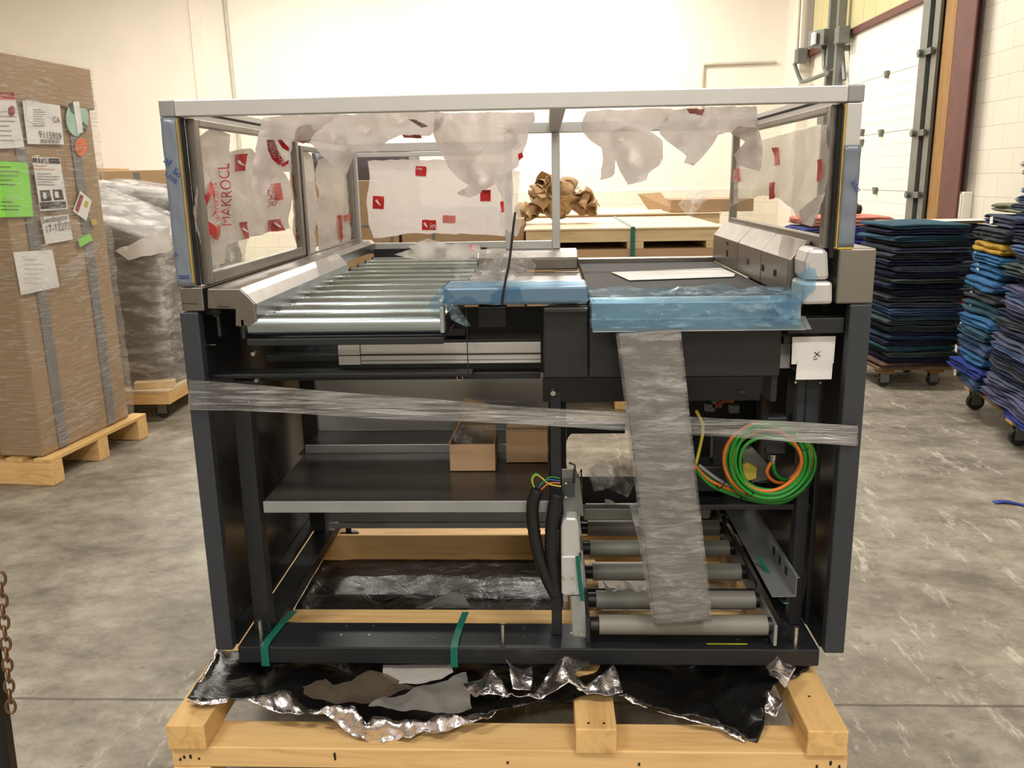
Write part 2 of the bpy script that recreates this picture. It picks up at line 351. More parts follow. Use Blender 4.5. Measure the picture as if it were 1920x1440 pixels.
# crumpled sheets: outline points carry a plane value; the sheet is triangulated, interpolated and wrinkled
def inside(x, y, poly):
    c = False; j = len(poly)-1
    for i in range(len(poly)):
        xi, yi = poly[i][:2]; xj, yj = poly[j][:2]
        if (yi > y) != (yj > y) and x < (xj-xi)*(y-yi)/(yj-yi)+xi: c = not c
        j = i
    return c
def crease(p, seed, fr):
    q = p*fr+Vector((seed*3.1, seed*1.7, seed*.9))
    d = noise.voronoi(q*1.1)[0]; return (1-2*abs(noise.noise(q)))*.5+noise.noise(q*2.3)*.25+.5*abs(noise.noise(q*.6))+.7*(d[1]-d[0])
class Sheet:
    def __init__(s, pts, mode='Y', extra=(), amp=.01, fr=9, seed=1, step=9, direc=None):
        s.pts = pts; s.mode = mode; s.ctrl = [tuple(p) for p in pts]+list(extra); s.amp = amp; s.fr = fr; s.seed = seed; s.step = step
        s.dir = direc or {'X': Vector((1, 0, 0)), 'Y': Vector((0, 1, 0)), 'Z': Vector((0, 0, 1))}[mode]
    def val(s, x, y):
        n = d = 0
        for cx, cy, v in s.ctrl:
            w = 1/((cx-x)**2+(cy-y)**2+30)**1.5; n += w*v; d += w
        return n/d
    def P(s, x, y, off=0):
        p = at(x, y, **{s.mode: s.val(x, y)})
        if s.amp > .024:      # hanging sheets fall in long folds
            q = p.x*9+p.z*5*math.sin(s.seed)+1.2*noise.noise(p*4); off2 = s.amp*1.5*abs((q % 1)*2-1)
        else: off2 = 0
        return p+s.dir*(s.amp*crease(p, s.seed, s.fr)+off2+off)
    def geo(s, off=0):
        out = []; rnd = random.Random(s.seed); n = len(s.pts)
        for i in range(n):
            a, b = s.pts[i], s.pts[(i+1) % n]; L = math.hypot(b[0]-a[0], b[1]-a[1]); k = max(1, int(L/s.step))
            for j in range(k):
                t = j/k; jt = 0 if j == 0 else rnd.uniform(-.12, .12)*s.step
                out.append((a[0]+(b[0]-a[0])*t+jt, a[1]+(b[1]-a[1])*t+jt))
        vs = [Vector(p) for p in out]; m = len(vs); x0 = min(p[0] for p in out); x1 = max(p[0] for p in out); y0 = min(p[1] for p in out); y1 = max(p[1] for p in out)
        y = y0+s.step*.5; r = 0
        while y < y1:
            x = x0+s.step*(.5 if r % 2 else 0)
            while x < x1:
                if inside(x, y, out): vs.append(Vector((x, y)))
                x += s.step
            y += s.step*.87; r += 1
        res = delaunay_2d_cdt(vs, [(i, (i+1) % m) for i in range(m)], [], 0, 1e-4)
        v2, f2 = res[0], res[2]
        fs = [f for f in f2 if inside(sum(v2[i].x for i in f)/len(f), sum(v2[i].y for i in f)/len(f), out)]
        return G().add([s.P(p.x, p.y, off) for p in v2], fs, True)
    def build(s, name, mat, parent=None, solid=0, mat2=None, **kw): return s.geo().build(name, mat, parent, 0, solid, mat2, **kw)
    def mark(s, name, mat, parent, poly, off=-.003, step=8):
        t = Sheet([(x, y, 0) for x, y in poly], s.mode, (), s.amp, s.fr, s.seed, step, s.dir); t.ctrl = s.ctrl
        return t.geo(off).build(name, mat, parent)
    def text(s, name, mat, parent, body, x, y, ux, uy, size, off=-.005):
        """baseline start x, y; (ux, uy) unit direction of the writing; size = em height"""
        vs, fs, w = text_geo(body)
        return G().add([s.P(x+ux*v.x*size+uy*v.y*size, y+uy*v.x*size-ux*v.y*size, off) for v in vs], fs).build(name, mat, parent)
def decal_text(g, body, o, u, v, size):
    vs, fs, w = text_geo(body); return g.add([o+u*p.x*size+v*p.y*size for p in vs], fs)

# ================================================================== ROOM
XW, YB, ZC = 3.9, 12.4, 5.6
G().add([(-10, -13, 0), (XW+.3, -13, 0), (XW+.3, YB+.2, 0), (-10, YB+.2, 0)], [(0, 1, 2, 3)]).build('floor', M['floor'], kind='structure')
bx('ceiling', M['ceil'], None, -10, XW+.3, -13, YB+.2, ZC, ZC+.1, 0, kind='structure')
wb = bx('wall_back', M['wall'], None, -10, XW, YB, YB+.2, 0, ZC, 0, kind='structure')
bx('wall_left', M['wall'], None, -10.2, -10, -13, YB+.2, 0, ZC, 0, kind='structure')
bx('wall_front', M['wall'], None, -10, XW+.3, -13.2, -13, 0, ZC, 0, kind='structure')
# right wall is blockwork with a dock opening (7.35..9.65)
g = G().box(XW, XW+.2, -13, 7.3, 0, ZC).box(XW, XW+.2, 9.75, YB+.2, 0, 3.17).box(XW, XW+.2, 7.3, 9.75, 3.17, ZC)
g.build('wall_right', M['block'], kind='structure')
bx('trim_1', M['backblock'], None, -10, XW, YB-.03, YB-.001, 0, 1.23, .004, kind='structure')      # proud lower course of the back wall
# beige panelling above the lintel
g = G()
for i in range(11):
    y0 = 6.9+i*.41; g.box(XW-.05, XW-.001, y0, y0+.402, 3.2, ZC-.01)
g.build('trim_2', M['beige'], kind='structure')
bx('trim_3', M['maroon'], None, XW-.09, XW, 6.9, YB-.2, 3.12, 3.2, .003, kind='structure')        # lintel
g = G().box(XW-.16, XW, 11.6, YB-.001, 0, ZC-.01); g.build('trim_4', M['wall'], kind='structure')   # corner pilaster
G().box(-5.62, -5.45, YB-.035, YB, 1.24, ZC-.01).build('trim_5', M['wall'], kind='structure')

# dock door in four insulated sections
dr = props(bpy.data.objects.new('door_1', None), kind='structure'); COL.objects.link(dr); dr.location = (XW, 8.5, 0); dr['wloc'] = [XW, 8.5, 0]
secs = [(.03, .61), (.615, 1.245), (1.25, 1.885), (1.89, 2.52), (2.525, 3.165)]
for a, b in secs:
    g = G().box(XW-.045, XW+.02, 7.3, 9.75, a, b)
    for k in range(1, 5):
        z = a+(b-a)*k/5; g.box(XW-.048, XW-.045, 7.3, 9.75, z-.003, z+.003)
    g.build('door_section', M['door'], dr, .003)
for px, py in [(1665, 138), (1654, 248), (1643, 356), (1745, 113), (1733, 240), (1722, 362), (1618, 247), (1617, 266), (1606, 385), (1605, 403)]:
    p = at(px, py, X=XW-.05)
    G().prism([(p.y-.05, p.z+.03), (p.y+.05, p.z+.03), (p.y+.01, p.z-.05), (p.y-.015, p.z-.05)], 'x', p.x-.035, p.x).build('hinge', M['steelgrey'], dr, .004)
p = at(1731, 263, X=XW-.06); bx('door_tag', M['red'], dr, XW-.07, XW-.06, p.y-.05, p.y+.05, p.z-.1, p.z+.08, .001)

def tagm(o, label, cat, group=None): return props(o, label, cat, group)
# right hand track of the door: angle, dark gap, guide
t = thing('door_track', (XW-.1, 7.3, 0), 'grey steel vertical track with brackets at the near side of the white dock door', 'door track')
bx('track_rail', M['steelgrey'], t, XW-.12, XW-.06, 7.27, 7.44, 0, 4.6)
bx('track_flange', M['steelgrey'], t, XW-.10, XW-.07, 7.08, 7.2, 0, 4.6)
bx('track_gap', M['dark'], t, XW-.065, XW-.05, 7.201, 7.265, 0, 4.6)
for z in (1.22, 1.83, 2.6, 3.2):
    bx('bracket', M['steelgrey'], t, XW-.15, XW-.121, 7.1, 7.42, z-.03, z+.03); G().cyl((XW-.19, 7.3, z), (XW-.151, 7.3, z), .035).build('roller', M['steelgrey'], t)
for k, y in enumerate((9.85, 10.2)):
    t = thing('door_track', (XW-.14, y, 0), ('grey steel vertical door track next to the far edge of the dock door', 'grey steel pole standing furthest from the camera at the dock door')[k], 'door track')
    bx('track_rail', M['steelgrey'], t, XW-.2, XW-.1, y-.04, y+.04, 0, 4.6)
    for z in (1.1, 2.0, 3.0): bx('bracket', M['steelgrey'], t, XW-.1, XW, y-.06, y+.06, z-.03, z+.03)
tagm(bx('timber_jamb', M['tan'], None, XW-.06, XW, 6.82, 7.06, 0, 4.6, .006), 'brown timber jamb upright between the dock door track and the wall', 'timber post')
t = thing('steel_column', (XW-.15, 6.5, 0), 'maroon painted steel column standing against the white block wall', 'column')
bx('web', M['maroon'], t, XW-.1, XW-.001, 6.46, 6.52, 0, ZC-.01)
bx('flange', M['maroon'], t, XW-.12, XW-.1005, 6.3, 6.68, 0, ZC-.01, .01)
bx('base_plate', M['maroon'], t, XW-.16, XW-.001, 6.25, 6.73, 0.001, .02)
p = at(1808, 380, X=XW-.03); t = thing('wall_box', (XW-.03, p.y, p.z-.1), 'small white electrical box on the block wall beside the maroon column', 'electrical box')
bx('box_body', M['door'], t, XW-.09, XW-.001, p.y-.1, p.y+.08, p.z-.17, p.z+.1, .01); bx('box_cover', M['door'], t, XW-.1, XW-.091, p.y-.08, p.y+.06, p.z-.15, p.z+.08, .003)
# conduits and flood light near the far corner
cz = 3.14
def tubething(name, label, cat, path, r, mat, group=None, ripple=0):
    return tagm(G().tube(path, r, 8, ripple=ripple).build(name, mat), label, cat, group)
tubething('conduit', 'thin horizontal conduit with a bent drop on the back wall behind the machine', 'conduit', smooth_path([(2.47, YB-.03, 1.9), (2.47, YB-.03, 3.05), (2.49, YB-.03, 3.12), (2.56, YB-.03, cz), (3.6, YB-.03, cz+.01)], 5), .022, M['conduit'])
tubething('conduit', 'thin vertical conduit rising up the back wall left of the lit area', 'conduit', [(-5.0, YB-.03, 1.3), (-5.02, YB-.03, 3), (-5.06, YB-.03, 5.5)], .028, M['conduit'])
tubething('conduit', 'vertical conduit rising from the junction boxes in the far corner', 'conduit', [(3.68, YB-.86, 3.1), (3.68, YB-.86, 5.5)], .02, M['conduit'])
for k, pth in enumerate([[at(1490, 120, X=3.66), at(1500, 148, X=3.66), at(1512, 152, X=3.66), at(1580, 125, X=3.8)], [at(1546, 90, X=3.7), at(1545, 125, X=3.7), at(1556, 140, X=3.7)], [at(1577, 75, X=3.8), at(1580, 110, X=3.8), at(1583, 150, X=3.8)]]):
    tubething('conduit', ['bent grey conduit looping low below the lintel in the far corner', 'grey conduit dropping straight down from the flood light', 'grey conduit curving down beside the dock door poles'][k], 'conduit', smooth_path(pth, 4), .028, M['steelgrey'])
t = thing('flood_light', at(1541, 72, X=3.65), 'small flood light on the lintel in the far corner', 'flood light')
p = at(1541, 72, X=3.65)
G().box(p.x-.1, p.x+.06, p.y-.14, p.y+.14, p.z-.1, p.z+.1, .5).build('lamp_head', M['steelgrey'], t, .01); bx('lamp_glass', M['white'], t, p.x-.13, p.x-.101, p.y-.1, p.y+.1, p.z-.08, p.z+.07); bx('lamp_bracket', M['steelgrey'], t, p.x, p.x+.2, p.y-.02, p.y+.02, p.z-.14, p.z-.1)
for k, (px, py) in enumerate([(1500, 105), (1577, 66)]):
    p = at(px, py, X=3.7); tagm(bx('junction_box', M['steelgrey'], None, p.x-.06, p.x+.09, p.y-.08, p.y+.08, p.z-.1, p.z+.1, .01), ['grey junction box at the corner end of the lintel', 'grey junction box on the lintel beside the door poles'][k], 'junction box')
p = at(1555, 218, X=XW-.02); t = thing('control_box', (XW-.05, p.y, p.z-.12), 'grey control box on the wall left of the dock door, seen through the clear pane', 'control box')
bx('box_body', M['steelgrey'], t, XW-.12, XW-.001, p.y-.28, p.y+.22, p.z-.1, p.z+.1, .01); bx('red_label', M['redf'], t, XW-.124, XW-.1205, p.y-.27, p.y-.17, p.z-.03, p.z+.12, .001)

# ceiling lights: long strip fixtures
LP = [(-3.2, 9.6), (.4, 10.4), (2.2, 7.4), (-3.2, 4.4), (.6, 3.6), (-2.6, -2.6), (1.6, -3.2), (-1.2, -6.5), (1.2, -9.5), (-5.8, 8.0)]
LE = [185, 260, 100, 120, 140, 95, 120, 190, 190, 230]
LL = ['over the far wall, left of the middle', 'over the far wall, behind the machine', 'beside the white dock door', 'above the wrapped loads at the left', 'above the wooden crates', 'left, just behind the camera', 'right, just behind the camera', 'in the middle of the hall behind the camera', 'furthest behind the camera', 'in the far left corner']
for (x, y), en, ll in zip(LP, LE, LL):
    t = thing('strip_light', (x, y, ZC-.55), 'fluorescent strip light hung from the ceiling '+ll, 'ceiling light', 'strip lights under the ceiling')
    bx('lamp_body', M['lampb'], t, x-.75, x+.75, y-.12, y+.12, ZC-.5, ZC-.44); bx('tube', M['glow'], t, x-.7, x+.7, y-.1, y+.1, ZC-.515, ZC-.501)
    for dx in (-.5, .5): G().cyl((x+dx, y, ZC-.44), (x+dx, y, ZC), .008, 6).build('hanger', M['lampb'], t)
    ld = bpy.data.lights.new('strip_light_lamp', 'AREA'); ld.shape = 'RECTANGLE'; ld.size = 1.4; ld.size_y = .2; ld.energy = en; ld.color = (1.0, .955, .885)
    lo = bpy.data.objects.new('strip_light_lamp', ld); COL.objects.link(lo); lo.location = (0, 0, .02); lo.parent = t

# ================================================================== BACKGROUND LEFT
def pallet(name, label, cat, c, ang, w, d, h, group=None):
    """w along local x, d along local y, c = near corner; returns local->world map"""
    R = Matrix.Rotation(ang, 3, 'Z'); c = Vector(c)
    t = thing(name, (c.x, c.y, 0), label, cat, group)
    def L(g, x0, x1, y0, y1, z0, z1):
        vs = [c+R @ Vector((x, y, z)) for x in (x0, x1) for y in (y0, y1) for z in (z0, z1)]
        return g.add(vs, [(0, 1, 3, 2), (4, 6, 7, 5), (0, 4, 5, 1), (2, 3, 7, 6), (0, 2, 6, 4), (1, 5, 7, 3)])
    for yy in (0, .5*(d-.09), d-.09): L(G(), -w, 0, yy, yy+.09, 0.001, h-.021).build('stringer', M['pine'], t, .003)
    n = 7
    for i in range(n):
        x = -w+(w-.09)*i/(n-1); L(G(), x, x+.09 if i < n-1 else 0, 0, d, h-.02, h).build('deck_board', M['piney'], t, .002)
    return t, L
PA = -math.radians(5.8); PC = (-2.50, 2.03)
pallet('wooden_pallet', 'pine pallet on the floor under the tall carton at the left', 'pallet', (-2.47, 2.03, 0), PA, 1.0, .86, .14)
RB = Matrix.Rotation(PA, 3, 'Z'); cb = Vector((-2.52, 2.06, 0)); BW, BD, BH = .8, .75, 2.04
def lb(x, y, z): return cb+RB @ Vector((x, y, z))
def lbox(g, x0, x1, y0, y1, z0, z1):
    return g.add([lb(x, y, z) for x in (x0, x1) for y in (y0, y1) for z in (z0, z1)], [(0, 1, 3, 2), (4, 6, 7, 5), (0, 4, 5, 1), (2, 3, 7, 6), (0, 2, 6, 4), (1, 5, 7, 3)])
t = thing('tall_carton', cb+Vector((0, 0, .141)), 'tall brown cardboard carton covered with papers, standing on a pine pallet', 'carton')
TC = t
lbox(G(), -BW, 0, 0, BD, .141, BH-.001).build('carton_body', M['card'], t, .012)
lbox(G(), -BW-.015, .018, -.018, BD+.018, BH-.19, BH+.02).build('carton_lid', M['card'], t, .008)
for y0 in (.12, .54):
    G().grid(lambda u, v, y0=y0: lb(.006+.004*noise.noise(Vector((v*9, y0*20, 1))), y0+u*.075, .15+v*(BH-.35)), 2, 30).build('strap', M['inkgrey'], t)
G().grid(lambda u, v: lb(-.3+u*.07, -.006, .15+v*(BH-.35)), 2, 10).build('strap', M['inkgrey'], t)
# papers on the side face: y across, z up, given through the photo
Xf = .012
def face_pt(px, py, off=0):
    d = CR*((px-960)/FPX)+CU*(-(py-720)/FPX)+CF; n = RB @ Vector((1, 0, 0)); o = lb(Xf+off, 0, 0)
    return CAM+d*((o-CAM).dot(n)/d.dot(n))
FU, FV = RB @ Vector((0, 1, 0)), Vector((0, 0, 1))
def sticker(name, mat, pts, off=.004, label=None, parent=None):
    g = G(); P = [face_pt(x, y, off) for x, y in pts]; n = RB @ Vector((.0015, 0, 0)); k = len(P)
    g.add(P+[p-n for p in P], [tuple(range(k)), tuple(range(2*k-1, k-1, -1))]+[(i, (i+1) % k, (i+1) % k+k, i+k) for i in range(k)])
    return g.build(name, mat, parent or TC, label=label)
def ftext(body, px, py, size, mat='ink', off=.008, rot=0, parent=None, name='printed_text'):
    o = face_pt(px, py, off); u = FU*math.cos(rot)+FV*math.sin(rot); v = FV*math.cos(rot)-FU*math.sin(rot)
    return decal_text(G(), body, o, u, v, size).build(name, M[mat], parent or TC)
def lines(parent, x0, x1, y0, y1, n, mat='inkgrey', h=1.2, slope=.02, seed=1):
    r = random.Random(seed); g = G()
    for i in range(n):
        y = y0+(y1-y0)*i/max(1, n-1); xe = x0+(x1-x0)*r.uniform(.5, 1)
        P = [face_pt(x0, y, .007), face_pt(xe, y+(xe-x0)*slope, .007), face_pt(xe, y+h+(xe-x0)*slope, .007), face_pt(x0, y+h, .007)]
        g.add(P, [(0, 1, 2, 3)])
    g.build('printed_lines', M[mat], parent)
s1 = sticker('paper_label', M['paper'], [(-25, 166), (27, 172), (46, 276), (-20, 280)], label='large white document pouch with a red header'); sticker('red_header', M['red'], [(-25, 171), (26, 173), (28, 187), (-23, 186)], .006, parent=s1); lines(s1, -10, 34, 208, 262, 7)
sticker('round_stamp', M['darkred'], [(22+6.5*math.cos(a*PI/8), 208+10*math.sin(a*PI/8)) for a in range(16)], .006, parent=s1)
s1 = sticker('paper_label', M['paper'], [(42, 187), (112, 195), (120, 271), (52, 270)], label='white shipping label with number 9115909'); sticker('paper_flap', M['paper'], [(48, 180), (70, 188), (88, 205), (76, 238), (50, 225)], .006, parent=s1)
ftext('9115909', 74, 258, .049, off=.009, rot=-.03, parent=s1); ftext('CA', 100, 229, .04, off=.009, parent=s1); lines(s1, 62, 88, 205, 235, 8)
g = G()
for i in range(26):
    x = 77+i*1.38; w = random.choice((.5, .9)); g.add([face_pt(x, 261+i*.06, .008), face_pt(x+w, 261+i*.06, .008), face_pt(x+w, 268+i*.06, .008), face_pt(x, 268+i*.06, .008)], [(0, 1, 2, 3)])
g.build('barcode', M['ink'], s1)
s1 = sticker('oval_sticker', M['tealp'], [(145+21*math.cos(a*PI/10), 221+34*math.sin(a*PI/10)) for a in range(20)], label='pale teal oval sticker')
sticker('sticker_patch', M['dteal'], [(128, 196), (138, 189), (139, 214), (134, 210)], .006, parent=s1); sticker('sticker_patch', M['dteal'], [(156, 228), (165, 237), (158, 250), (150, 254)], .006, parent=s1)
sticker('sticker_strip', M['paper'], [(137, 191), (148, 190), (156, 248), (146, 251)], .007, parent=s1)
s1 = sticker('round_sticker', M['ostick'], [(152+11*math.cos(a*PI/8), 275+17*math.sin(a*PI/8)) for a in range(16)], label='orange round sticker'); lines(s1, 145, 158, 268, 284, 4, 'darkred')
s1 = sticker('paper_label', M['neon'], [(-30, 300), (52, 305), (63, 406), (-25, 408)], label='bright green paper sheet'); lines(s1, -5, 40, 312, 345, 5, 'ink', 1.1); lines(s1, 2, 40, 378, 392, 3, 'ink', 1.1)
s1 = sticker('paper_label', M['paper'], [(60, 294), (112, 296), (128, 392), (76, 396)], label='white leaflet with a black header and two small pictures')
sticker('black_header', M['ink'], [(61, 296), (111, 297), (113, 307), (62, 305)], .006, parent=s1); ftext('True', 67, 304.5, .05, 'white', .009, parent=s1)
sticker('picture', M['ink'], [(75, 357), (93, 356), (97, 376), (78, 377)], .006, parent=s1); sticker('picture', M['ink'], [(99, 355), (116, 355), (120, 374), (102, 375)], .006, parent=s1)
sticker('picture', M['paper'], [(80, 361), (86, 361), (88, 372), (82, 373)], .007, parent=s1); sticker('picture', M['paper'], [(102, 359), (109, 359), (111, 371), (104, 371)], .007, parent=s1)
sticker('black_footer', M['ink'], [(75, 379), (123, 377), (125, 389), (77, 392)], .006, parent=s1); lines(s1, 64, 106, 310, 316, 2, 'redf'); lines(s1, 70, 115, 325, 345, 5)
s1 = sticker('diamond_sticker', M['paper'], [(151, 358), (172, 376), (162, 414), (137, 396)], label='white diamond sticker with a dark red bar'); sticker('red_bar', M['darkred'], [(151, 364), (157, 368), (147, 398), (141, 393)], .006, parent=s1); sticker('yellow_patch', M['ystick'], [(161, 376), (167, 380), (163, 390), (157, 386)], .006, parent=s1)
s1 = sticker('paper_label', M['paper'], [(76, 407), (128, 402), (137, 449), (86, 458)], label='white note with handwriting'); ftext('Swedington', 79, 419, .043, off=.009, rot=.05, parent=s1); ftext('17-12272', 86, 437, .052, off=.009, rot=.06, parent=s1)
sticker('small_sticker', M['ystick'], [(171, 411), (181, 411), (181, 422), (173, 422)]); sticker('green_note', M['neon'], [(146, 448), (169, 438), (174, 450), (151, 464)], label='small bright green note')
s1 = sticker('paper_label', M['paper'], [(25, 473), (98, 468), (112, 538), (40, 553)], label='large blank looking white sheet with faint writing'); lines(s1, 45, 88, 486, 530, 6, 'inkgrey', .6)
# stretch wrap around the carton
def wrapshell(g, fn_corners, z0, z1, off, amp, nz=46, seed=3, nper=18):
    P = fn_corners; n = len(P); per = []
    for i in range(n):
        a, b = Vector(P[i]), Vector(P[(i+1) % n])
        for k in range(nper): per.append(a+(b-a)*(k/nper))
    m = len(per); c = sum(per, Vector((0, 0)))/m; vs = []
    for j in range(nz+1):
        z = z0+(z1-z0)*j/nz
        for p in per:
            d = (p-c).normalized(); q = p+d*(off+amp*(noise.noise(Vector((p.x*5, p.y*5, z*9+seed)))+.5*abs(noise.noise(Vector((p.x*14, p.y*14, z*22+seed))))))
            vs.append((q.x, q.y, z))
    return g.add(vs, [(j*m+i, j*m+(i+1) % m, (j+1)*m+(i+1) % m, (j+1)*m+i) for j in range(nz) for i in range(m)], True)
cs = [tuple(lb(x, y, 0))[:2] for x, y in ((.0, .0), (.0, BD), (-BW, BD), (-BW, .0))]
g = wrapshell(G(), [Vector(c) for c in cs], .16, BH+.03, .03, .012); g.build('stretch_wrap', M['wrap'], TC)
# loose tail of wrap on the carton side
g = G().grid(lambda u, v: lb(.05+.02*math.sin(u*5)*v, .25+u*.5, 1.06+u*.16-v*(.10-.08*u)+.01*noise.noise(Vector((u*9, v*9, 2)))), 14, 5); g.build('wrap_tail', M['wrap'], TC)

# dolly with wrapped load
def caster(parent, x, y, h=.12, r=.045, ang=0):
    G().cyl((x, y-.016, r+.001), (x, y+.016, r+.001), r, 18).build('wheel', M['rubber'], parent, .004)
    G().box(x-.03, x+.03, y-.025, y-.019, r*.7, h).box(x-.03, x+.03, y+.019, y+.025, r*.7, h).box(x-.035, x+.035, y-.03, y+.03, h-.006, h).build('caster_fork', M['steelgrey'], parent, .001)
t = thing('wooden_dolly', (-2.8, 3.6, 0), 'low plywood dolly on casters under the wrapped grey load', 'dolly')
G().box(-3.4, -2.38, 3.2, 4.15, .185, .2).build('deck', M['ply'], t, .002)
bx('side_rail', M['pine'], t, -3.4, -2.38, 3.2, 3.24, .11, .184); bx('side_rail', M['piney'], t, -2.42, -2.38, 3.241, 4.15, .11, .184); bx('side_rail', M['pine'], t, -3.4, -2.421, 4.11, 4.15, .11, .184)
for x in (-2.47, -3.3):
    for y in (3.3, 4.05): caster(t, x, y, .108)
tagm(G().box(-2.62, -2.38, 3.25, 3.32, .201, .245, .25).build('wood_block', M['pine2'], None, .003), 'short pale wood block lying on the corner of the plywood dolly', 'wood block')
def blob_box(name, mat, parent, cor, z0, ztop, amp=.03, seed=1, nz=14, nper=14, **kw):
    P = cor; n = len(P); per = []
    for i in range(n):
        a, b = Vector(P[i]), Vector(P[(i+1) % n])
        for k in range(nper): per.append(a+(b-a)*(k/nper))
    m = len(per); c = sum(per, Vector((0, 0)))/m; vs = []
    for j in range(nz+1):
        for p in per:
            zt = ztop(p.x, p.y); z = z0+(zt-z0)*j/nz; q = p+(p-c).normalized()*amp*(noise.noise(Vector((p.x*3+seed, p.y*3, z*3)))*1.2+.6*abs(noise.noise(Vector((p.x*9, p.y*9+seed, z*7)))))
            vs.append((q.x, q.y, z))
    fs = [(j*m+i, j*m+(i+1) % m, (j+1)*m+(i+1) % m, (j+1)*m+i) for j in range(nz) for i in range(m)]
    rings = 6; base = nz*m; prev = [base+i for i in range(m)]
    for r in range(1, rings):
        s = 1-r/rings; cur = []
        for p in per:
            q = c+(p-c)*s; vs.append((q.x, q.y, ztop(q.x, q.y)+amp*noise.noise(Vector((q.x*5, q.y*5, seed))))); cur.append(len(vs)-1)
        fs += [(prev[i], prev[(i+1) % m], cur[(i+1) % m], cur[i]) for i in range(m)]; prev = cur
    vs.append((c.x, c.y, ztop(c.x, c.y))); fs += [(prev[i], prev[(i+1) % m], len(vs)-1) for i in range(m)]
    return G().add(vs, fs, True).build(name, mat, parent, **kw)
t = thing('wrapped_load', (-2.85, 3.75, .2), 'grey boxed load under crinkled stretch wrap, on the plywood dolly', 'wrapped load')
cor = [(-2.42, 3.34), (-2.36, 4.1), (-3.35, 4.12), (-3.38, 3.34)]
zt = lambda x, y: 1.05+.31*min(1, max(0, (-2.3-x)/.75))+.05*(y-3.3)
blob_box('load_body', M['grload'], t, cor, .2, zt, .02, 4)
cor2 = [(-2.40, 3.31), (-2.33, 4.12), (-3.37, 4.15), (-3.40, 3.31)]
blob_box('stretch_wrap', M['wrapd'], t, cor2, .21, lambda x, y: zt(x, y)+.03, .035, 9, 30, 22)
Sheet([(215, 470, 3.27), (318, 425, 3.3), (322, 470, 3.27), (240, 488, 3.25)], 'Y', amp=.01, step=12).build('paper_sheet', M['paper'], t)
t = thing('wrapped_load', (-3.3, 4.9, 0), 'taller dark grey wrapped pallet load behind the dolly load', 'wrapped load')
cor = [(-2.75, 4.5), (-2.65, 5.4), (-4.0, 5.5), (-4.1, 4.5)]
z2 = lambda x, y: 1.40+.06*math.sin(x*3)
blob_box('load_body', M['grload'], t, cor, .0015, z2, .03, 7); cor = [(-2.72, 4.46), (-2.6, 5.42), (-4.02, 5.54), (-4.13, 4.46)]
blob_box('stretch_wrap', M['wrapd'], t, cor, .01, lambda x, y: z2(x, y)+.04, .05, 19, 30, 22)
for k, (a, b) in enumerate([(-4.75, -4.1), (-4.08, -3.42)]):
    t = thing('carton', ((a+b)/2, 6.3, 0), ['plain brown carton far back beside the tall carton', 'plain brown carton far back above the grey wrapped load'][k], 'carton')
    bx('carton_body', M['card2'], t, a, b, 6.0, 6.6, .0015, 1.62-.03*k, .006); bx('tape', M['inkgrey'], t, (a+b)/2-.03, (a+b)/2+.03, 5.998, 5.9999, .3, 1.6-.03*k, 0)

# ================================================================== BACKGROUND CENTRE
def crate(name, label, x0, x1, y0, y1, z1, skew=0):
    t = thing(name, ((x0+x1)/2, (y0+y1)/2, 0), label, 'crate')
    bx('lid', M['ply'], t, x0-.01, x1+.01, y0-.012, y1+.01, z1-.012, z1, .002)
    for yy in (y0, y1-.03): bx('rail', M['pine2'], t, x0, x1, yy, yy+.03, z1-.085, z1-.013, .002)
    for xx in (x0, x1-.03): bx('rail', M['piney'], t, xx, xx+.03, y0+.031, y1-.031, z1-.085, z1-.013, .002)
    bx('carton_body', M['cardin'], t, x0+.005, x1-.005, y0+.006, y1-.006, .14, z1-.13, .004)
    for xx in (x0+.01, x0+.62, x1-.11): bx('spacer', M['pine2'], t, xx, xx+.1, y0+.004, y1-.004, z1-.129, z1-.086, .001)
    for xx in (x0, (x0+x1)/2-.05, x1-.1): bx('skid', M['piney'], t, xx, xx+.1, y0, y1, .0015, .139, .003)
    return t
t = crate('wooden_crate', 'strapped wooden crate with a pale lid right behind the machine', -.13, 1.08, 3.4, 4.85, 1.15)
g = G().box(.51, .535, 3.384, 3.399, .14, 1.152).box(.51, .535, 3.384, 4.87, 1.151, 1.155); g.build('strap', M['green'], t)
t = crate('wooden_crate', 'wooden crate furthest back, holding the heap of crumpled brown paper', -.1, 1.35, 4.95, 6.3, 1.17)
def grid_shards(g, seed, n, c, sp, size, curl=False):
    r = random.Random(seed)
    for i in range(n):
        p = Vector(c)+Vector((r.uniform(-1, 1)*sp[0], r.uniform(-1, 1)*sp[1], r.uniform(0, 1)*sp[2])); a = Matrix.Rotation(r.uniform(0, 6.3), 3, 'Z') @ Matrix.Rotation(r.uniform(-1.2, 1.2), 3, 'X') @ Matrix.Rotation(r.uniform(-1, 1), 3, 'Y')
        s = size*r.uniform(.6, 1.3); cu = r.uniform(1, 3)
        if curl:
            g.grid(lambda u, v: p+a @ Vector((s*.42*math.cos(4.2*u+i)*(1+.25*noise.noise(Vector((u*3, v*3, i+seed)))), (v-.5)*s*1.1+.06*s*math.sin(u*5), s*.34*math.sin(4.2*u+i)+.10*s*crease(Vector((u, v, i*.3)), seed, 2.5))), 16, 10); continue
        g.grid(lambda u, v: p+a @ Vector(((u-.5)*s*1.4, (v-.5)*s, .35*s*math.sin(u*cu*2+i)+.12*s*noise.noise(Vector((u*4, v*4, i))))), 7, 5)
    return g
r = random.Random(5)
kr = [(1005, 368, .11), (996, 402, .11), (1028, 350, .12), (1045, 360, .10), (1060, 375, .12), (1078, 385, .1), (1095, 378, .09), (1020, 380, .13), (1105, 388, .08), (1050, 388, .12), (1035, 395, .1)]
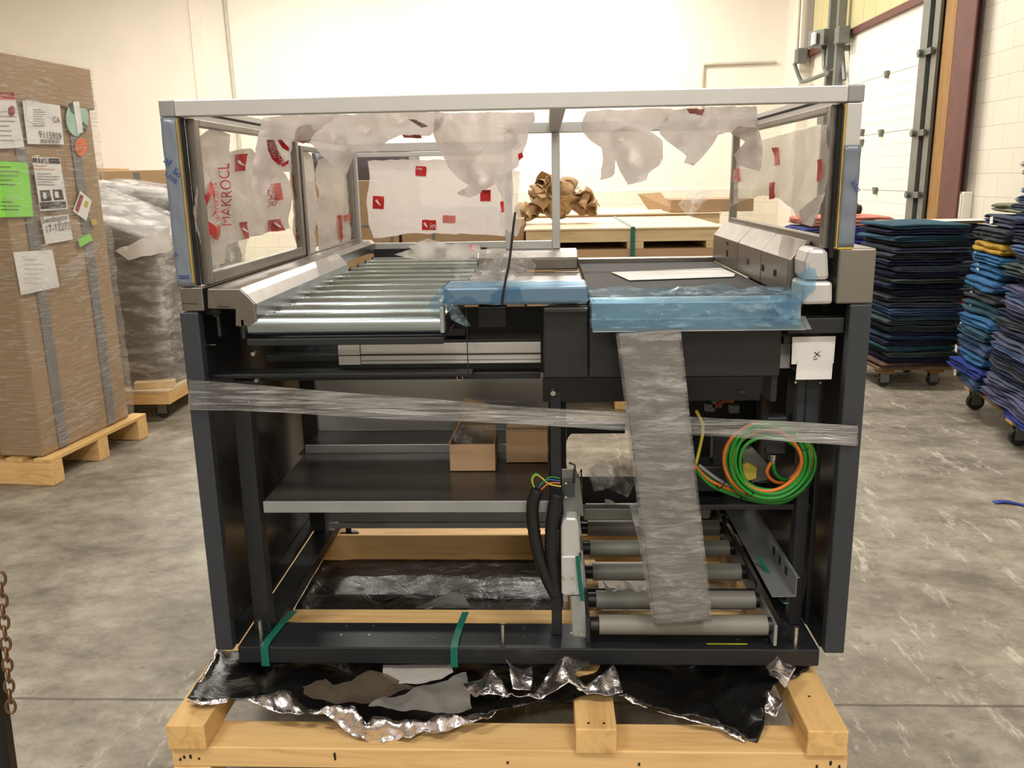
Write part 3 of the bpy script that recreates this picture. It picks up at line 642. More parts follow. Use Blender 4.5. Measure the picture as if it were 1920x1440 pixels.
wheres = ['at the left end of the heap', 'lowest at the left, hanging over the crate', 'topmost of the heap', 'just right of the topmost one', 'in the middle of the heap', 'right of the heap middle', 'upright near the right end', 'behind the machine post, mid heap', 'smallest, at the right end', 'low in the heap on the crate lid', 'low beside the left end']
for i, (px, py, s) in enumerate(kr):
    c = at(px, py, Y=3.95+.05*(i % 3)); c.z = max(c.z, 1.17+s*.5)
    tagm(grid_shards(G(), 30+i, 3, c, (.03, .03, .02), s*1.25, True).build('packing_paper', M['kraft'], solid=.002), 'crumpled brown packing paper, '+wheres[i], 'packing paper', 'crumpled packing paper on the crates')
for i, (px, py) in enumerate([(1060, 378), (1012, 372), (1072, 362), (1312, 378)]):
    c = at(px, py, Y=4.1); c.z = max(c.z, 1.2)
    tagm(grid_shards(G(), 60+i, 2, c, (.03, .03, .02), .12).build('plastic_scrap', M['bubble']), ['clear plastic scrap in the middle of the paper heap', 'clear plastic scrap at the left of the paper heap', 'clear plastic scrap on top of the paper heap', 'clear plastic scrap on the crate beside the open carton'][i], 'plastic scrap')
t = thing('open_carton', (1.35, 5.3, 1.17), 'open shallow brown carton with raised flaps on the far crate', 'carton')
bx('carton_body', M['card'], t, .98, 1.62, 5.0, 5.6, 1.172, 1.27, .003)
G().add([at(1196, 364, Y=5.0), at(1238, 361, Y=5.1), at(1262, 392, Y=5.0), at(1215, 393, Y=4.98)], [(0, 1, 2, 3)]).build('flap', M['card2'], t, solid=.004)
G().add([at(1258, 386, Y=5.0), at(1338, 384, Y=5.1), at(1330, 380, Y=5.6), at(1268, 382, Y=5.6)], [(0, 1, 2, 3)]).build('flap', M['card'], t, solid=.004)
# cartons behind the rear window
for k, (a, b, c, d, z0, z1, y) in enumerate([(-1.6, -.97, 0, 0, 0, 1.46, 3.7), (-.95, -.15, 0, 0, 0, 1.20, 3.72)]):
    t = thing('carton', ((a+b)/2, y+.3, 0), ['tall pale carton with grey straps behind the rear window', 'lower pale carton under the blue plastic tray behind the machine'][k], 'carton')
    bx('carton_body', M['card2'], t, a, b, y, y+.7, .0015, z1, .005)
    bx('strap', M['steelgrey'], t, b-.05-.55*(k == 1), b-.03-.55*(k == 1), y-.004, y-.0005, .05, z1-.02, 0)
    if k == 0: bx('strap', M['steelgrey'], t, a+.002, b-.002, y-.004, y-.0005, 1.16, 1.175, 0)
tagm(G().box(-.86, -.33, 3.75, 4.25, 1.201, 1.28).box(-.72, -.5, 3.745, 3.75, 1.225, 1.265).build('plastic_tray', M['bluebox'], None, .008), 'pale blue plastic tray on the low carton behind the rollers', 'plastic tray')
t = thing('dark_carton', (-1.3, 4.7, 0), 'dark purple wrapped box standing behind the pale carton', 'wrapped box'); blob_box('box_body', M['purple'], t, [(-1.0, 4.45), (-1.0, 5), (-1.7, 5), (-1.7, 4.45)], .0015, lambda x, y: 1.66, .015, 3)

# ================================================================== BLANKETS
def blanket(cx, cy, z, w, d, h, ang, seed, folds=3, sag=.0):
    """folded blanket: front folds look like stacked rounded lips; x = width, y = depth, front is -y"""
    R = Matrix.Rotation(ang, 3, 'Z'); rn = random.Random(seed); nseg = 16; prof = []
    lh = h/folds
    for k in range(folds):                   # front edge lips bottom->top
        for a in range(5):
            t = -PI/2+PI*a/4; prof.append((-d/2-.028*math.cos(t)-(.012*rn.random()), lh*(k+.5)+lh*.5*math.sin(t)*.96))
    for k in range(3): prof.append((-d/2+d*(k+1)/4, h+rn.uniform(-.003, .003)))
    for k in range(folds-1, -1, -1):
        for a in range(4):
            t = PI/2-PI*a/3; prof.append((d/2+.018*math.cos(t), lh*(k+.5)+lh*.5*math.sin(t)*.96))
    for k in range(3): prof.append((d/2-d*(k+1)/4, 0.0))
    n = len(prof); vs = []
    for i in range(nseg+1):
        u = i/nseg; e = min(1, min(u, 1-u)*9+.35); e = e**.5
        for k, (y, zz) in enumerate(prof):
            x = (u-.5)*w; wob = .018*noise.noise(Vector((x*7, seed*2.3, zz*40)))+.03*noise.noise(Vector((x*2.5, seed*1.3, 0)))
            ed = .012*noise.noise(Vector((zz*60, y*4, seed)))*(1 if i in (0, nseg) else 0)*2
            zc = h/2+(zz-h/2)*e+.006*noise.noise(Vector((x*6, y*5, seed)))-sag*(2*u-1)**2
            p = R @ Vector((x+ed, y+wob, 0)); vs.append((cx+p.x, cy+p.y, z+zc))
    fs = [(i*n+k, i*n+(k+1) % n, (i+1)*n+(k+1) % n, (i+1)*n+k) for i in range(nseg) for k in range(n)]
    fs += [tuple(range(n-1, -1, -1)), tuple(range(nseg*n, nseg*n+n))]
    return G().add(vs, fs, True)
PAL = {'navy': rgb(42, 46, 68), 'teal': rgb(58, 88, 104), 'slate': rgb(74, 82, 100), 'charcoal': rgb(60, 66, 72), 'blue': rgb(66, 84, 116), 'bright blue': rgb(58, 104, 148),
       'dark green-grey': rgb(66, 78, 78), 'mustard': rgb(176, 142, 60), 'olive': rgb(128, 130, 104), 'brown': rgb(102, 82, 74), 'royal blue': rgb(54, 70, 142), 'violet-grey': rgb(88, 88, 118), 'pink': rgb(214, 140, 124), 'red': rgb(150, 54, 44), 'tan': rgb(190, 150, 110), 'grey': rgb(150, 148, 144), 'steel blue': rgb(88, 108, 146)}
ORD = ['bottom', 'second', 'third', 'fourth', 'fifth', 'sixth', 'seventh', 'eighth', 'ninth', 'tenth', 'eleventh', 'twelfth', 'thirteenth', 'fourteenth', 'fifteenth', 'sixteenth', 'seventeenth', 'eighteenth', 'nineteenth', 'twentieth', 'twenty-first', 'twenty-second', 'twenty-third', 'twenty-fourth', 'twenty-fifth', 'twenty-sixth', 'twenty-seventh', 'twenty-eighth', 'twenty-ninth', 'thirtieth', 'thirty-first', 'thirty-second']
ORD = [ORD[0]]+[q+' from bottom' for q in ORD[1:]]
def stack(where, group, cols, cx, cy, z0, z1, w, d, ang, seed, lean=(0, 0), tags=0, folds=3, label_tail=''):
    r = random.Random(seed); n = len(cols); hs = [r.uniform(.8, 1.25) for _ in cols]; s = (z1-z0)/sum(hs); z = z0+.002
    for i, c in enumerate(cols):
        h = hs[i]*s; k = i/max(1, n-1); g = blanket(cx+lean[0]*k+r.uniform(-.022, .022), cy+lean[1]*k+r.uniform(-.02, .02), z, w*r.uniform(.93, 1.04), d, h*.92, ang+r.uniform(-.05, .05), seed*50+i, r.choice((2, 3)) if folds == 3 else folds)
        o = g.build('folded_blanket', M['fabric']); o.color = PAL[c]
        pos = 'topmost' if i == n-1 else ORD[i]
        tagm(o, '%s folded blanket, %s %s' % (c, pos, where), 'blanket', group)
        if tags and r.random() < tags:
            R = Matrix.Rotation(ang, 3, 'Z'); q = R @ Vector((r.uniform(-.5, -.1)*w, -d/2-.032, 0)); px, py = cx+lean[0]*k+q.x, cy+lean[1]*k+q.y
            gg = G(); u = R @ Vector((1, 0, 0)); a = r.uniform(-.6, .6); tw, th = .05, .04
            P = [Vector((px, py, z+h*.5))+u*(x*math.cos(a)-y*math.sin(a))+Vector((0, 0, x*math.sin(a)+y*math.cos(a))) for x, y in ((-tw/2, -th/2), (tw/2, -th/2), (tw/2, th/2), (-tw/2, th/2))]
            gg.add(P, [(0, 1, 2, 3)]).build('care_tag', M['paper'], o, solid=.002)
        z += h
    return z
c1 = ['brown', 'navy', 'dark green-grey', 'teal', 'navy', 'blue', 'navy', 'charcoal', 'dark green-grey', 'teal', 'blue', 'slate', 'charcoal', 'navy', 'navy', 'dark green-grey', 'navy', 'slate', 'navy', 'charcoal', 'slate', 'charcoal', 'teal', 'navy', 'teal']
def dolly(label, cx, cy, ang, w, d, h):
    R = Matrix.Rotation(ang, 3, 'Z'); t = thing('wooden_dolly', (cx, cy, 0), label, 'dolly')
    G().box(cx-w/2, cx+w/2, cy-d/2, cy+d/2, h-.02, h, ang).build('deck', M['deckwood'], t, .002)
    for sx in (-1, 1):
        for sy in (-1, 1):
            p = R @ Vector((sx*(w/2-.08), sy*(d/2-.09), 0)); caster(t, cx+p.x, cy+p.y, h-.021, .042)
            G().box(cx+p.x-.05, cx+p.x+.05, cy+p.y-.05, cy+p.y+.05, h-.05, h-.0205, ang).build('bearer', M['brown'] if 'brown' in M else M['tan'], t)
    return t
dolly('low dolly on casters under the blanket stack beside the machine', 2.50, 4.2, .02, .5, .6, .15)
stack('in stack right beside the machine', 'moving blankets in the stack beside the machine', c1, 2.52, 4.17, .15, 1.12, .49, .55, .03, 3, (-.02, -.03))
# stack behind it, seen at its right
dolly('low dolly under the half hidden blanket stack by the column', 3.1, 4.95, 0, .8, .7, .15)
c2 = ['brown', 'charcoal', 'navy', 'navy', 'dark green-grey', 'red', 'navy', 'teal', 'charcoal', 'navy', 'slate', 'navy', 'teal', 'navy', 'charcoal', 'navy']
stack('in half hidden stack by the column', 'moving blankets in the half hidden stack', c2, 3.0, 4.95, .15, 1.06, .66, .5, 0, 5)
# third stack behind to the left: pink and blue on top
dolly('low dolly under the stack topped by pink blankets', 2.55, 5.72, 0, .9, .7, .15)
c3 = ['navy', 'charcoal', 'navy', 'slate', 'navy', 'teal', 'navy', 'charcoal', 'navy', 'royal blue', 'royal blue', 'pink']
stack('in far stack with pink top', 'moving blankets in the stack with a pink top', c3, 2.55, 5.75, .15, 1.10, .75, .5, 0, 6)
t = tagm(G().cyl((2.55, 5.65, 1.145), (2.68, 5.67, 1.145), .04, 14).build('rolled_strap', M['rubber'], None, .004), 'dark rolled strap lying on the pink blanket', 'rolled strap')
tagm(bx('flat_carton', M['cardin'], None, 2.6, 3.35, 4.72, 5.1, 1.065, 1.085), 'flattened cardboard piece on top of the half hidden blanket stack', 'cardboard')
tagm(G().add([(2.62, 4.6, 1.09), (3.3, 4.62, 1.095), (3.3, 4.9, 1.09), (2.7, 4.95, 1.088)], [(0, 1, 2, 3)]).build('paper_sheet', M['paper'], solid=.002), 'white sheet on top of the half hidden blanket stack', 'paper')
# near stacks on the right, on one dolly turned towards the door
DA = -math.radians(9.5); DR = Matrix.Rotation(DA, 3, 'Z'); D0 = Vector((2.47, 2.9, 0))
def dl(x, y): p = D0+DR @ Vector((x, y, 0)); return p.x, p.y
dcx, dcy = dl(.4, -.06)
t = thing('wooden_dolly', (dcx, dcy, 0), 'dolly at the right edge carrying the tallest blanket stack', 'dolly')
def dbox(g, x0, x1, y0, y1, z0, z1): return g.add([(*dl(x, y), z) for x in (x0, x1) for y in (y0, y1) for z in (z0, z1)], [(0, 1, 3, 2), (4, 6, 7, 5), (0, 4, 5, 1), (2, 3, 7, 6), (0, 2, 6, 4), (1, 5, 7, 3)])
dbox(G(), .03, .8, -.66, .6, .165, .185).build('deck', M['deckwood'], t, .002)
for y in (-.25, .5):
    dbox(G(), .06, .16, y-.05, y+.05, .12, .164).build('bearer', M['pine'], t); x, yy = dl(.11, y-.02); caster(t, x, yy, .118, .05)
    x, yy = dl(.75, y); caster(t, x, yy, .118, .05)
cR = ['royal blue', 'violet-grey', 'violet-grey', 'slate', 'navy', 'charcoal', 'navy', 'steel blue', 'slate', 'navy', 'charcoal', 'navy', 'violet-grey', 'steel blue', 'violet-grey', 'navy', 'charcoal', 'dark green-grey', 'charcoal', 'steel blue', 'slate', 'navy', 'navy', 'steel blue', 'slate', 'blue', 'steel blue', 'navy', 'charcoal', 'grey', 'grey', 'royal blue']
x, y = dl(.265, -.40); stack('in tallest stack, right edge', 'moving blankets in the tallest stack', cR, x, y, .186, 1.6, .74, .5, DA-PI/2, 8, (.10, .02))
cR2 = ['blue', 'royal blue', 'bright blue', 'blue', 'teal', 'bright blue', 'teal', 'charcoal', 'bright blue', 'bright blue', 'bright blue', 'mustard', 'charcoal', 'slate']
x, y = dl(.27, .35); stack('in the blue tagged stack', 'tagged blankets behind the tallest stack', cR2, x, y, .186, 1.2, .5, .5, DA-PI/2, 9, (.08, .0), .95, 3)
x, y = dl(.36, .33); g = blanket(x, y, 1.21, .5, .42, .05, DA-PI/2, 91, 2); o = g.build('folded_blanket', M['fabric']); o.color = PAL['olive']; tagm(o, 'olive striped folded blanket on top of the tagged blue stack', 'blanket')
tagm(G().grid(lambda u, v: (1.99+u*.25, 1.76-u*.06+v*.03+.01*math.sin(u*9), .004+.006*abs(math.sin(u*7))), 14, 3).build('blue_strap', M['bluescrap'], solid=.002), 'strip of dark blue fabric lying on the concrete floor', 'fabric strip')

# post with chain at the left edge
t = thing('black_post', (-1.0, -.7, 0), 'dark slanted bar at the lower left edge, behind the chain', 'post')
p0 = at(-10, 1180, Y=-.7); p1 = at(30, 1470, Y=-.7)
d = (p1-p0).normalized(); q1 = p0+d*((p0.z-.0)/-d.z)
G().tube([q1+Vector((-.02, 0, .012)), p0+Vector((-.02, 0, 0)), p0-d*.4+Vector((-.02, 0, 0))], .022, 4).build('bar', M['blackp'], t)
t = thing('link_chain', (-.87, -.73, .55), 'brass coloured chain hanging down beside the dark bar', 'chain')
c0, c1_ = at(1, 1085, Y=-.74), at(20, 1325, Y=-.74)
for i in range(13):
    c = c0+(c1_-c0)*(i/12); a = PI/2*(i % 2)+.5
    P = [c+Vector((.0065*math.cos(b)*math.cos(a), .0065*math.cos(b)*math.sin(a), .012*math.sin(b))) for b in [2*PI*k/14 for k in range(14)]]
    G().tube(P, .0022, 6, True).build('link', M['chain'], t)

# ================================================================== TIMBER CRATE BASE UNDER THE MACHINE
t = thing('crate_base', (-.1, .4, 0), 'pine timber base of the shipping crate, carrying the black machine', 'crate')
CB = t
for k, (a, b) in enumerate(((-.885, -.795), (.055, .148), (.571, .661))):
    bx('stringer', M['piney'], t, a, b, -.212, 1.12, .181, .245, .003)
bx('front_beam', M['pine'], t, -.885, .668, -.20, -.098, .127, .18, .003); bx('rear_beam', M['pine'], t, -.885, .668, 1.0, 1.09, .127, .18, .003)
for a in (-.885, -.17, .578):
    for y in (-.2, .4, 1.0): bx('block', M['piney'], t, a, a+.09, y, y+.09, .001, .126, .003)
bx('cross_board', M['pine'], t, -.78, -.0+.54, .205, .285, .246, .272, .003)
bx('rear_board', M['pine'], t, -.79, .57, .782, .795, .181, .280, .003)
g = G()
r = random.Random(3)
for x, y, z in [(.612, -.08, .2455), (-.84, -.1, .2455), (.085, -.19, .2455), (.12, -.19, .2455)]: g.cyl((x, y, z-.002), (x, y, z), .0035, 8)
for x in (-.865, -.855, -.82, -.84, .63, .60, .65, -.5, -.1, .2): g.cyl((x, -.202, .135+.04*r.random()), (x, -.199, .15), .0028, 8)
g.build('nail', M['dark'], t, kind='stuff')

# ================================================================== MACHINE
MR = thing('conveyor_machine', (-.08, .5, .275), 'large black and stainless conveyor machine with a clear framed hood and steel rollers, on a pine crate base', 'machine')
MR['label'] = 'large black machine with steel roller conveyor under a clear aluminium framed hood, on crate base'
X0, X1, ZT, ZB = -.835, .664, 1.628, 1.595
def mp(name, mat, x0, x1, y0, y1, z0, z1, bevel=.002, parent=None, **kw): return bx(name, M[mat], parent or MR, x0, x1, y0, y1, z0, z1, bevel, **kw)
# --- hood frame
mp('top_rail', 'alup', X0+.033, X1-.033, 0, .035, ZB, ZT)
mp('top_rail', 'alup', X0, X0+.035, .036, 1.635, ZB, ZT); mp('top_rail', 'alup', X1-.035, X1, .036, 1.035, ZB, ZT)
mp('top_rail', 'alup', -.115, X1-.036, 1.0, 1.035, ZB, ZT); mp('top_rail', 'alup', X0+.036, -.10, 1.6, 1.635, ZB-.03, ZT-.03)
mp('top_rail', 'alup', -.137, -.116, 1.0, 1.6, ZB, ZT); mp('centre_beam', 'alup', .008, .043, .036, .999, ZB, ZT)
for x in (X0, X1-.032): mp('corner_cap', 'alud', x-.001, x+.033, -.001, .0355, ZB-.001, ZT+.001, .003)
for x, y in ((X0+.0355, .04), (X0+.0355, .9), (X1-.037, .04)): pass
for xx in (-.7995, .6285):     # grooves along the side rails
    mp('rail_groove', 'dark', xx-.001, xx+.0005, .04, 1.0, ZB+.012, ZB+.018, 0)
G().box(-.79, .62, .04, .99, ZT-.006, ZT-.003).build('roof_pane', M['clear'], MR)
# left front post with protective film and blue printing
pl = mp('post', 'alup', X0+.001, X0+.033, .002, .034, 1.226, ZB-.002)
def wav(u, v): return (X0-.0+.034*u+.002*(v-.5)*(1-u), -.001-.003*abs(math.sin(v*13+u*3)), 1.227+v*.366)
G().grid(wav, 4, 24).build('protective_film', M['maskfilm'], pl, solid=.001)
def ptext(body, px, py, size, rot, mat, parent, Y=-.006, name='printed_text'):
    o = at(px, py, Y=Y); c, s_ = math.cos(rot), math.sin(rot)
    return decal_text(G(), body, o, Vector((c, 0, s_)), Vector((-s_, 0, c)), size).build(name, M[mat], parent)
ptext('al', 305, 303, .024, -.75, 'blueink', pl); ptext('So', 322, 322, .02, -.75, 'blueink', pl); ptext('LASE', 308, 327, .0145, -.75, 'blueink', pl); ptext('n', 328, 483, .02, .5, 'blueink', pl)
mp('print_line', 'blueink', X0+.005, X0+.03, -.0055, -.005, 1.245, 1.247, 0, pl); mp('print_line', 'blueink', X0+.005, X0+.03, -.0055, -.005, 1.25, 1.252, 0, pl)
mp('yellow_edge', 'yellow', X0+.0335, X0+.0365, .0, .004, 1.235, ZB-.003, 0, pl); mp('seal', 'dark', X0+.037, X0+.0445, .012, .02, 1.226, ZB-.002, 0)
pr = mp('post', 'alup', X1-.033, X1-.001, .002, .034, 1.291, ZB-.002)
G().grid(lambda u, v: (X1-.034+.035*u, -.001-.003*abs(math.sin(v*11)), 1.292+v*.215), 4, 18).build('protective_film', M['maskfilm'], pr, solid=.001)
ptext('ion', 1594, 342, .022, -1.0, 'blueink', pr); mp('yellow_edge', 'yellow', X1-.037, X1-.034, .0, .004, 1.291, ZB-.003, 0, pr); mp('seal', 'dark', X1-.045, X1-.0375, .012, .02, 1.27, ZB-.002, 0)
mp('yellow_tape', 'yellow', X1-.033, X1-.001, -.002, -.0005, 1.289, 1.293, 0, pr)
# --- side windows
def window(name_pts, x, y0, y1, z0, z1, w=.026, th=.022, mat='stain'):
    f = G().box(x, x+th, y0, y0+w, z0, z1).box(x, x+th, y1-w, y1, z0, z1).box(x, x+th, y0+w, y1-w, z0, z0+w).box(x, x+th, y0+w, y1-w, z1-w*.6, z1).build('window_frame', M[mat], MR, .002)
    G().box(x+th*.4, x+th*.55, y0+w*.5, y1-w*.5, z0+w*.5, z1-w*.3).build('pane', M['clear'], f)
    return f
WL = window(0, -.795, .03, .835, 1.2265, 1.592)
WL2 = window(0, -.795, .86, 1.59, 1.20, 1.565)
WR = window(0, .607, .03, 1.03, 1.288, 1.592)
f = G().box(-.79, -.76, 1.6, 1.62, 1.18, 1.563).box(-.165, -.138, 1.6, 1.62, 1.18, 1.563).box(-.76, -.165, 1.6, 1.62, 1.18, 1.205).box(-.76, -.165, 1.6, 1.62, 1.545, 1.563).build('window_frame', M['alup'], MR, .002)
G().box(-.775, -.15, 1.608, 1.611, 1.19, 1.55).build('pane', M['clear'], f); WB = f
mp('shelf_beam', 'stain', -.79, -.14, 1.56, 1.599, 1.165, 1.18, .001)
# --- middle posts with joint plate
for a, b, zz in ((-.137, -.116, 1.594), (.017, .0435, 1.594)):
    p_ = mp('centre_post', 'alup', a, b, .955, .98, 1.223, zz)
    for z in ((1.56,) if a > 0 else ()): G().cyl(((a+b)/2, .954, z), ((a+b)/2, .9549, z), .004, 10).build('bolt', M['bolt'], p_)
jr = mp('joint_rail', 'alup', -.1155, .0165, .955, .975, 1.2235, 1.25)
for x in (-.1, 0.0): G().cyl((x, .9545, 1.237), (x, .953, 1.237), .005, 10).build('bolt', M['bolt'], jr)
# --- stainless sensor box between rollers and belt
g = G().prism([(.82, 1.168), (.815, 1.205), (.845, 1.2225), (.99, 1.2225), (.99, 1.168)], 'x', -.222, .098)
sb = g.build('sensor_housing', M['stain'], MR, .004)
G().add([(-.223, .835, 1.172), (-.223, .96, 1.172), (-.223, .96, 1.212), (-.223, .835, 1.207)], [(0, 1, 2, 3)]).build('slot', M['dark'], sb, solid=.001)
ZS = 1.163
mp('cover_plate', 'stain', -.232, .10, .16, .814, ZS-.01, ZS, .002); mp('cover_plate', 'stain', .02, .098, .77, .81, ZS+.0005, ZS+.004, .001)
# --- roller bed
rb = thing_rb = G().box(-.70, -.692, .0, 1.58, 1.105, 1.15).box(-.236, -.233, .03, 1.58, 1.105, 1.15).build('roller_bed_rail', M['black'], MR, .001)
for k in range(12):
    y = .027+.132*k
    ro = G().cyl((-.686, y, 1.133), (-.242, y, 1.133), .0265, 32).build('roller', M['roller'], MR, .002)
    for a_, b_ in ((-.6915, -.6861), (-.2419, -.2365)): G().cyl((a_, y, 1.133), (b_, y, 1.133), .0275, 24).build('roller_cap', M['blackp'], ro)
mp('end_bar', 'blackp', -.69, -.24, 1.50, 1.53, 1.14, 1.19, .002)
# left guard: outline read at the front face
def fp(lst, Y=0.0): return [(q.x, q.z) for q in (at(a, b, Y=Y) for a, b in lst)]
gp = fp([(388, 541), (449, 541), (462, 552), (479, 570), (481, 601), (468, 614), (441, 612), (441, 580), (389, 579)])
gd = G().prism(gp, 'y', 0, .93).build('side_guard', M['stain'], MR, .003)
gp2 = [(p[0], p[1]) for p in fp([(388, 541), (435, 541), (447, 552), (447, 579), (389, 579)])]
G().prism(gp2, 'y', .935, 1.58).build('side_guard', M['stain'], MR, .003)
o = at(515, 538, X=-.70); q = at(515, 538, Z=1.2)
A, B_, C_, D_ = at(499, 540, Z=1.203), at(508, 545, Z=1.188), at(524, 539, Z=1.188), at(516, 533, Z=1.203)
G().add([A+Vector((0, -.001, .0015)), B_+Vector((0, -.001, .0015)), C_+Vector((0, -.001, .0015)), D_+Vector((0, -.001, .0015))], [(0, 1, 2, 3)]).build('slot', M['dark'], gd, solid=.0005)
sbx = mp('side_block', 'stain', X0+.001, -.781, 0, 1.63, 1.17, 1.2245, .003)
def dots(parent, px, py, n, st):
    g = G()
    for i in range(n): p = at(px+i*st, py+i*.15, Y=-.0008); g.cyl(p, p+Vector((0, .0006, 0)), .0016, 8)
    g.build('vent_holes', M['dark'], parent)
dots(sbx, 344, 569, 8, 3.7); dots(gd, 408, 575, 8, 3.1)
g = G(); g.cyl((-.74, -.001, 1.222), (-.74, .0, 1.222), .0)
# --- belt bed right
mp('belt', 'belt', .105, .556, .155, .985, 1.158, 1.172, .003); mp('bed_lip', 'stain', .1, .556, .986, 1.03, 1.16, 1.186, .002); mp('bed_rail', 'stain', .102, .556, .13, .154, 1.15, 1.168, .001)
g = G().prism([(.557, 1.172), (.557, 1.258), (.592, 1.30), (.606, 1.30), (.606, 1.172)], 'y', .105, .36).build('side_guard', M['stain'], MR, .004)
gr = G().prism([(.557, 1.172), (.557, 1.258), (.592, 1.30), (.606, 1.30), (.606, 1.172)], 'y', .364, .64).build('side_guard', M['stain'], MR, .004)
gr2 = G().prism([(.557, 1.172), (.557, 1.258), (.592, 1.30), (.606, 1.30), (.606, 1.172)], 'y', .644, 1.02).build('side_guard', M['stain'], MR, .004)
for yy, gg, hh in ((.33, g, .016), (.21, g, .016), (.5, gr, .014), (.78, gr2, .02), (.78, gr2, .01)):
    zc = 1.215 if hh != .01 else 1.245
    mp('slot', 'dark', .5555, .5568, yy, yy+.02, zc-hh/2, zc+hh/2, 0, gg)
cp = [(q.x, q.z) for q in (at(a, b, Y=.0) for a, b in [(1512, 527), (1512, 492), (1522, 466), (1552, 467), (1557, 476), (1559, 527)])]
G().prism(cp, 'y', .01, .1).build('end_cap', M['alup'], MR, .01)
G().prism([(q.x, q.z) for q in (at(a, b, Y=0) for a, b in [(1505, 572), (1507, 529), (1562, 528), (1562, 571)])], 'y', 0, .1).build('end_cap', M['alup'], MR, .008)
mp('steel_housing', 'stain', .636, .716, 0, 1.05, 1.169, 1.29, .004)
# --- blue film coated bar, its film and the lip sheet
bb = mp('front_bar', 'bluecoat', -.232, .09, -.008, .12, 1.1785, 1.2175, .006)
mp('bracket', 'galv', -.242, -.2325, -.012, .02, 1.115, 1.175, .002); mp('bracket', 'galv', -.243, -.2325, -.01, .11, 1.1755, 1.19, .002)
Sheet([(870, 572, -.02), (938, 572, -.015), (1100, 571, -.012), (1106, 540, -.012), (1095, 528, .03), (850, 529, .04), (834, 531, .02), (810, 560, .0), (800, 578, -.01), (820, 585, -.012), (835, 572, -.015)], 'Y', amp=.006, fr=14, step=9, seed=2).build('protective_film', M['bluefilm'], bb)
Sheet([(832, 535, -.018), (846, 552, -.02), (858, 575, -.02), (882, 612, -.02), (872, 612, -.022), (846, 600, -.02), (838, 570, -.018)], 'Y', amp=.008, fr=20, step=6, seed=5).build('film_tail', M['bluefilm'], bb)
Sheet([(1100, 532, -.015), (1112, 560, -.03), (1128, 600, -.04), (1150, 604, -.04), (1120, 575, -.03), (1108, 560, -.02)], 'Y', amp=.006, fr=22, step=5, seed=6).build('film_tail', M['bluefilm'], bb)
lp = [(.12, 1.174), (.02, 1.174), (.015, 1.137), (-.03, 1.1185), (-.03, 1.1165), (.018, 1.133), (.023, 1.171), (.12, 1.171)]
ls = G().prism(lp, 'x', .099, .566).build('lip_sheet', M['galv'], MR, .001)
G().prism([(-.03, 1.1205), (.02, 1.139), (.03, 1.139), (.03, 1.136), (.02, 1.135), (-.03, 1.1185)], 'x', .566, .577).build('sheet_tail', M['galv'], ls)
prof = [(.135, 1.183), (.10, 1.181), (.06, 1.18), (.022, 1.1785), (.012, 1.172), (.008, 1.155), (.006, 1.142), (-.01, 1.134), (-.030, 1.1255)]
def lipfilm(u, v):
    k = v*(len(prof)-1); i = min(int(k), len(prof)-2); f_ = k-i; y = prof[i][0]*(1-f_)+prof[i+1][0]*f_; z = prof[i][1]*(1-f_)+prof[i+1][1]*f_
    x = .094+u*.462; c_ = abs(crease(Vector((x*1.2, v*.7, 3)), 5, 11)); e_ = math.sin(PI*min(1, v*1.3)); w = .002+.014*c_
    return (x, y-w*min(1, v*1.6)+(.03*noise.noise(Vector((x*9, 1, 1))) if v == 0 else 0), z+w*max(.15, 1-v*1.3))
G().grid(lipfilm, 110, 28).build('protective_film', M['bluefilm'], ls)
Sheet([(1440, 556, -.004), (1462, 552, .0), (1484, 535, .004), (1500, 510, .0), (1514, 500, -.004), (1528, 503, -.006), (1533, 520, -.006), (1526, 543, -.008), (1505, 562, -.008), (1496, 590, -.02), (1470, 598, -.03), (1452, 580, -.015)], 'Y', amp=-.010, fr=18, step=6, seed=11).build('film_tail', M['bluefilm'], ls)
# --- black cover and boxes under the belt
mp('front_cover', 'black', -.011, .094, .045, .06, .995, 1.16, .004); cv = mp('front_cover', 'black', .0945, .535, .045, .06, .995, 1.1325, .004)
G().prism([(.045, .9945), (.075, .93), (.085, .93), (.06, .9945)], 'x', -.013, .50).build('cover_skirt', M['black'], cv, .002)
p = at(1037, 736, Y=.062); G().cyl((p.x, .052, p.z), (p.x, .06, p.z), .0065, 6).build('bolt', M['bolt'], cv)
mp('cover_side', 'black', .52, .535, .061, .3, .93, 1.12, .002)
mp('cover_knob', 'dark', .445, .465, .058, .072, .948, .958, .003, cv)
mp('head_plate', 'charcoal', -.008, .09, .02, .044, 1.155, 1.162, .001)
# --- outer side panels
def panel(x0, x1, inner):
    q = mp('side_panel', 'charcoal', x0, x1, 0, .03, .31, 1.168, .004)
    xi = (x1-.012, x1) if inner > 0 else (x0, x0+.012)
    mp('panel_foot', 'black', x0+.013 if x0 < 0 else x0-.003, x1+.003 if x0 < 0 else x1-.013, .031, .94, .31, .325, .001, q)
    if x0 < 0: mp('panel_sheet', 'inner', x0+.002, x0+.012, .031, .98, .31, 1.165, .002, q); mp('panel_flange', 'black', x0+.013, x0+.05, .95, .98, .31, 1.16, .002, q)
    else: mp('panel_sheet', 'inner', x1-.012, x1-.002, .031, .98, .31, 1.165, .002, q); mp('panel_flange', 'black', x0, x1-.013, .95, .98, .31, 1.16, .002, q)
panel(-.841, -.797, 1); panel(.668, .716, -1)
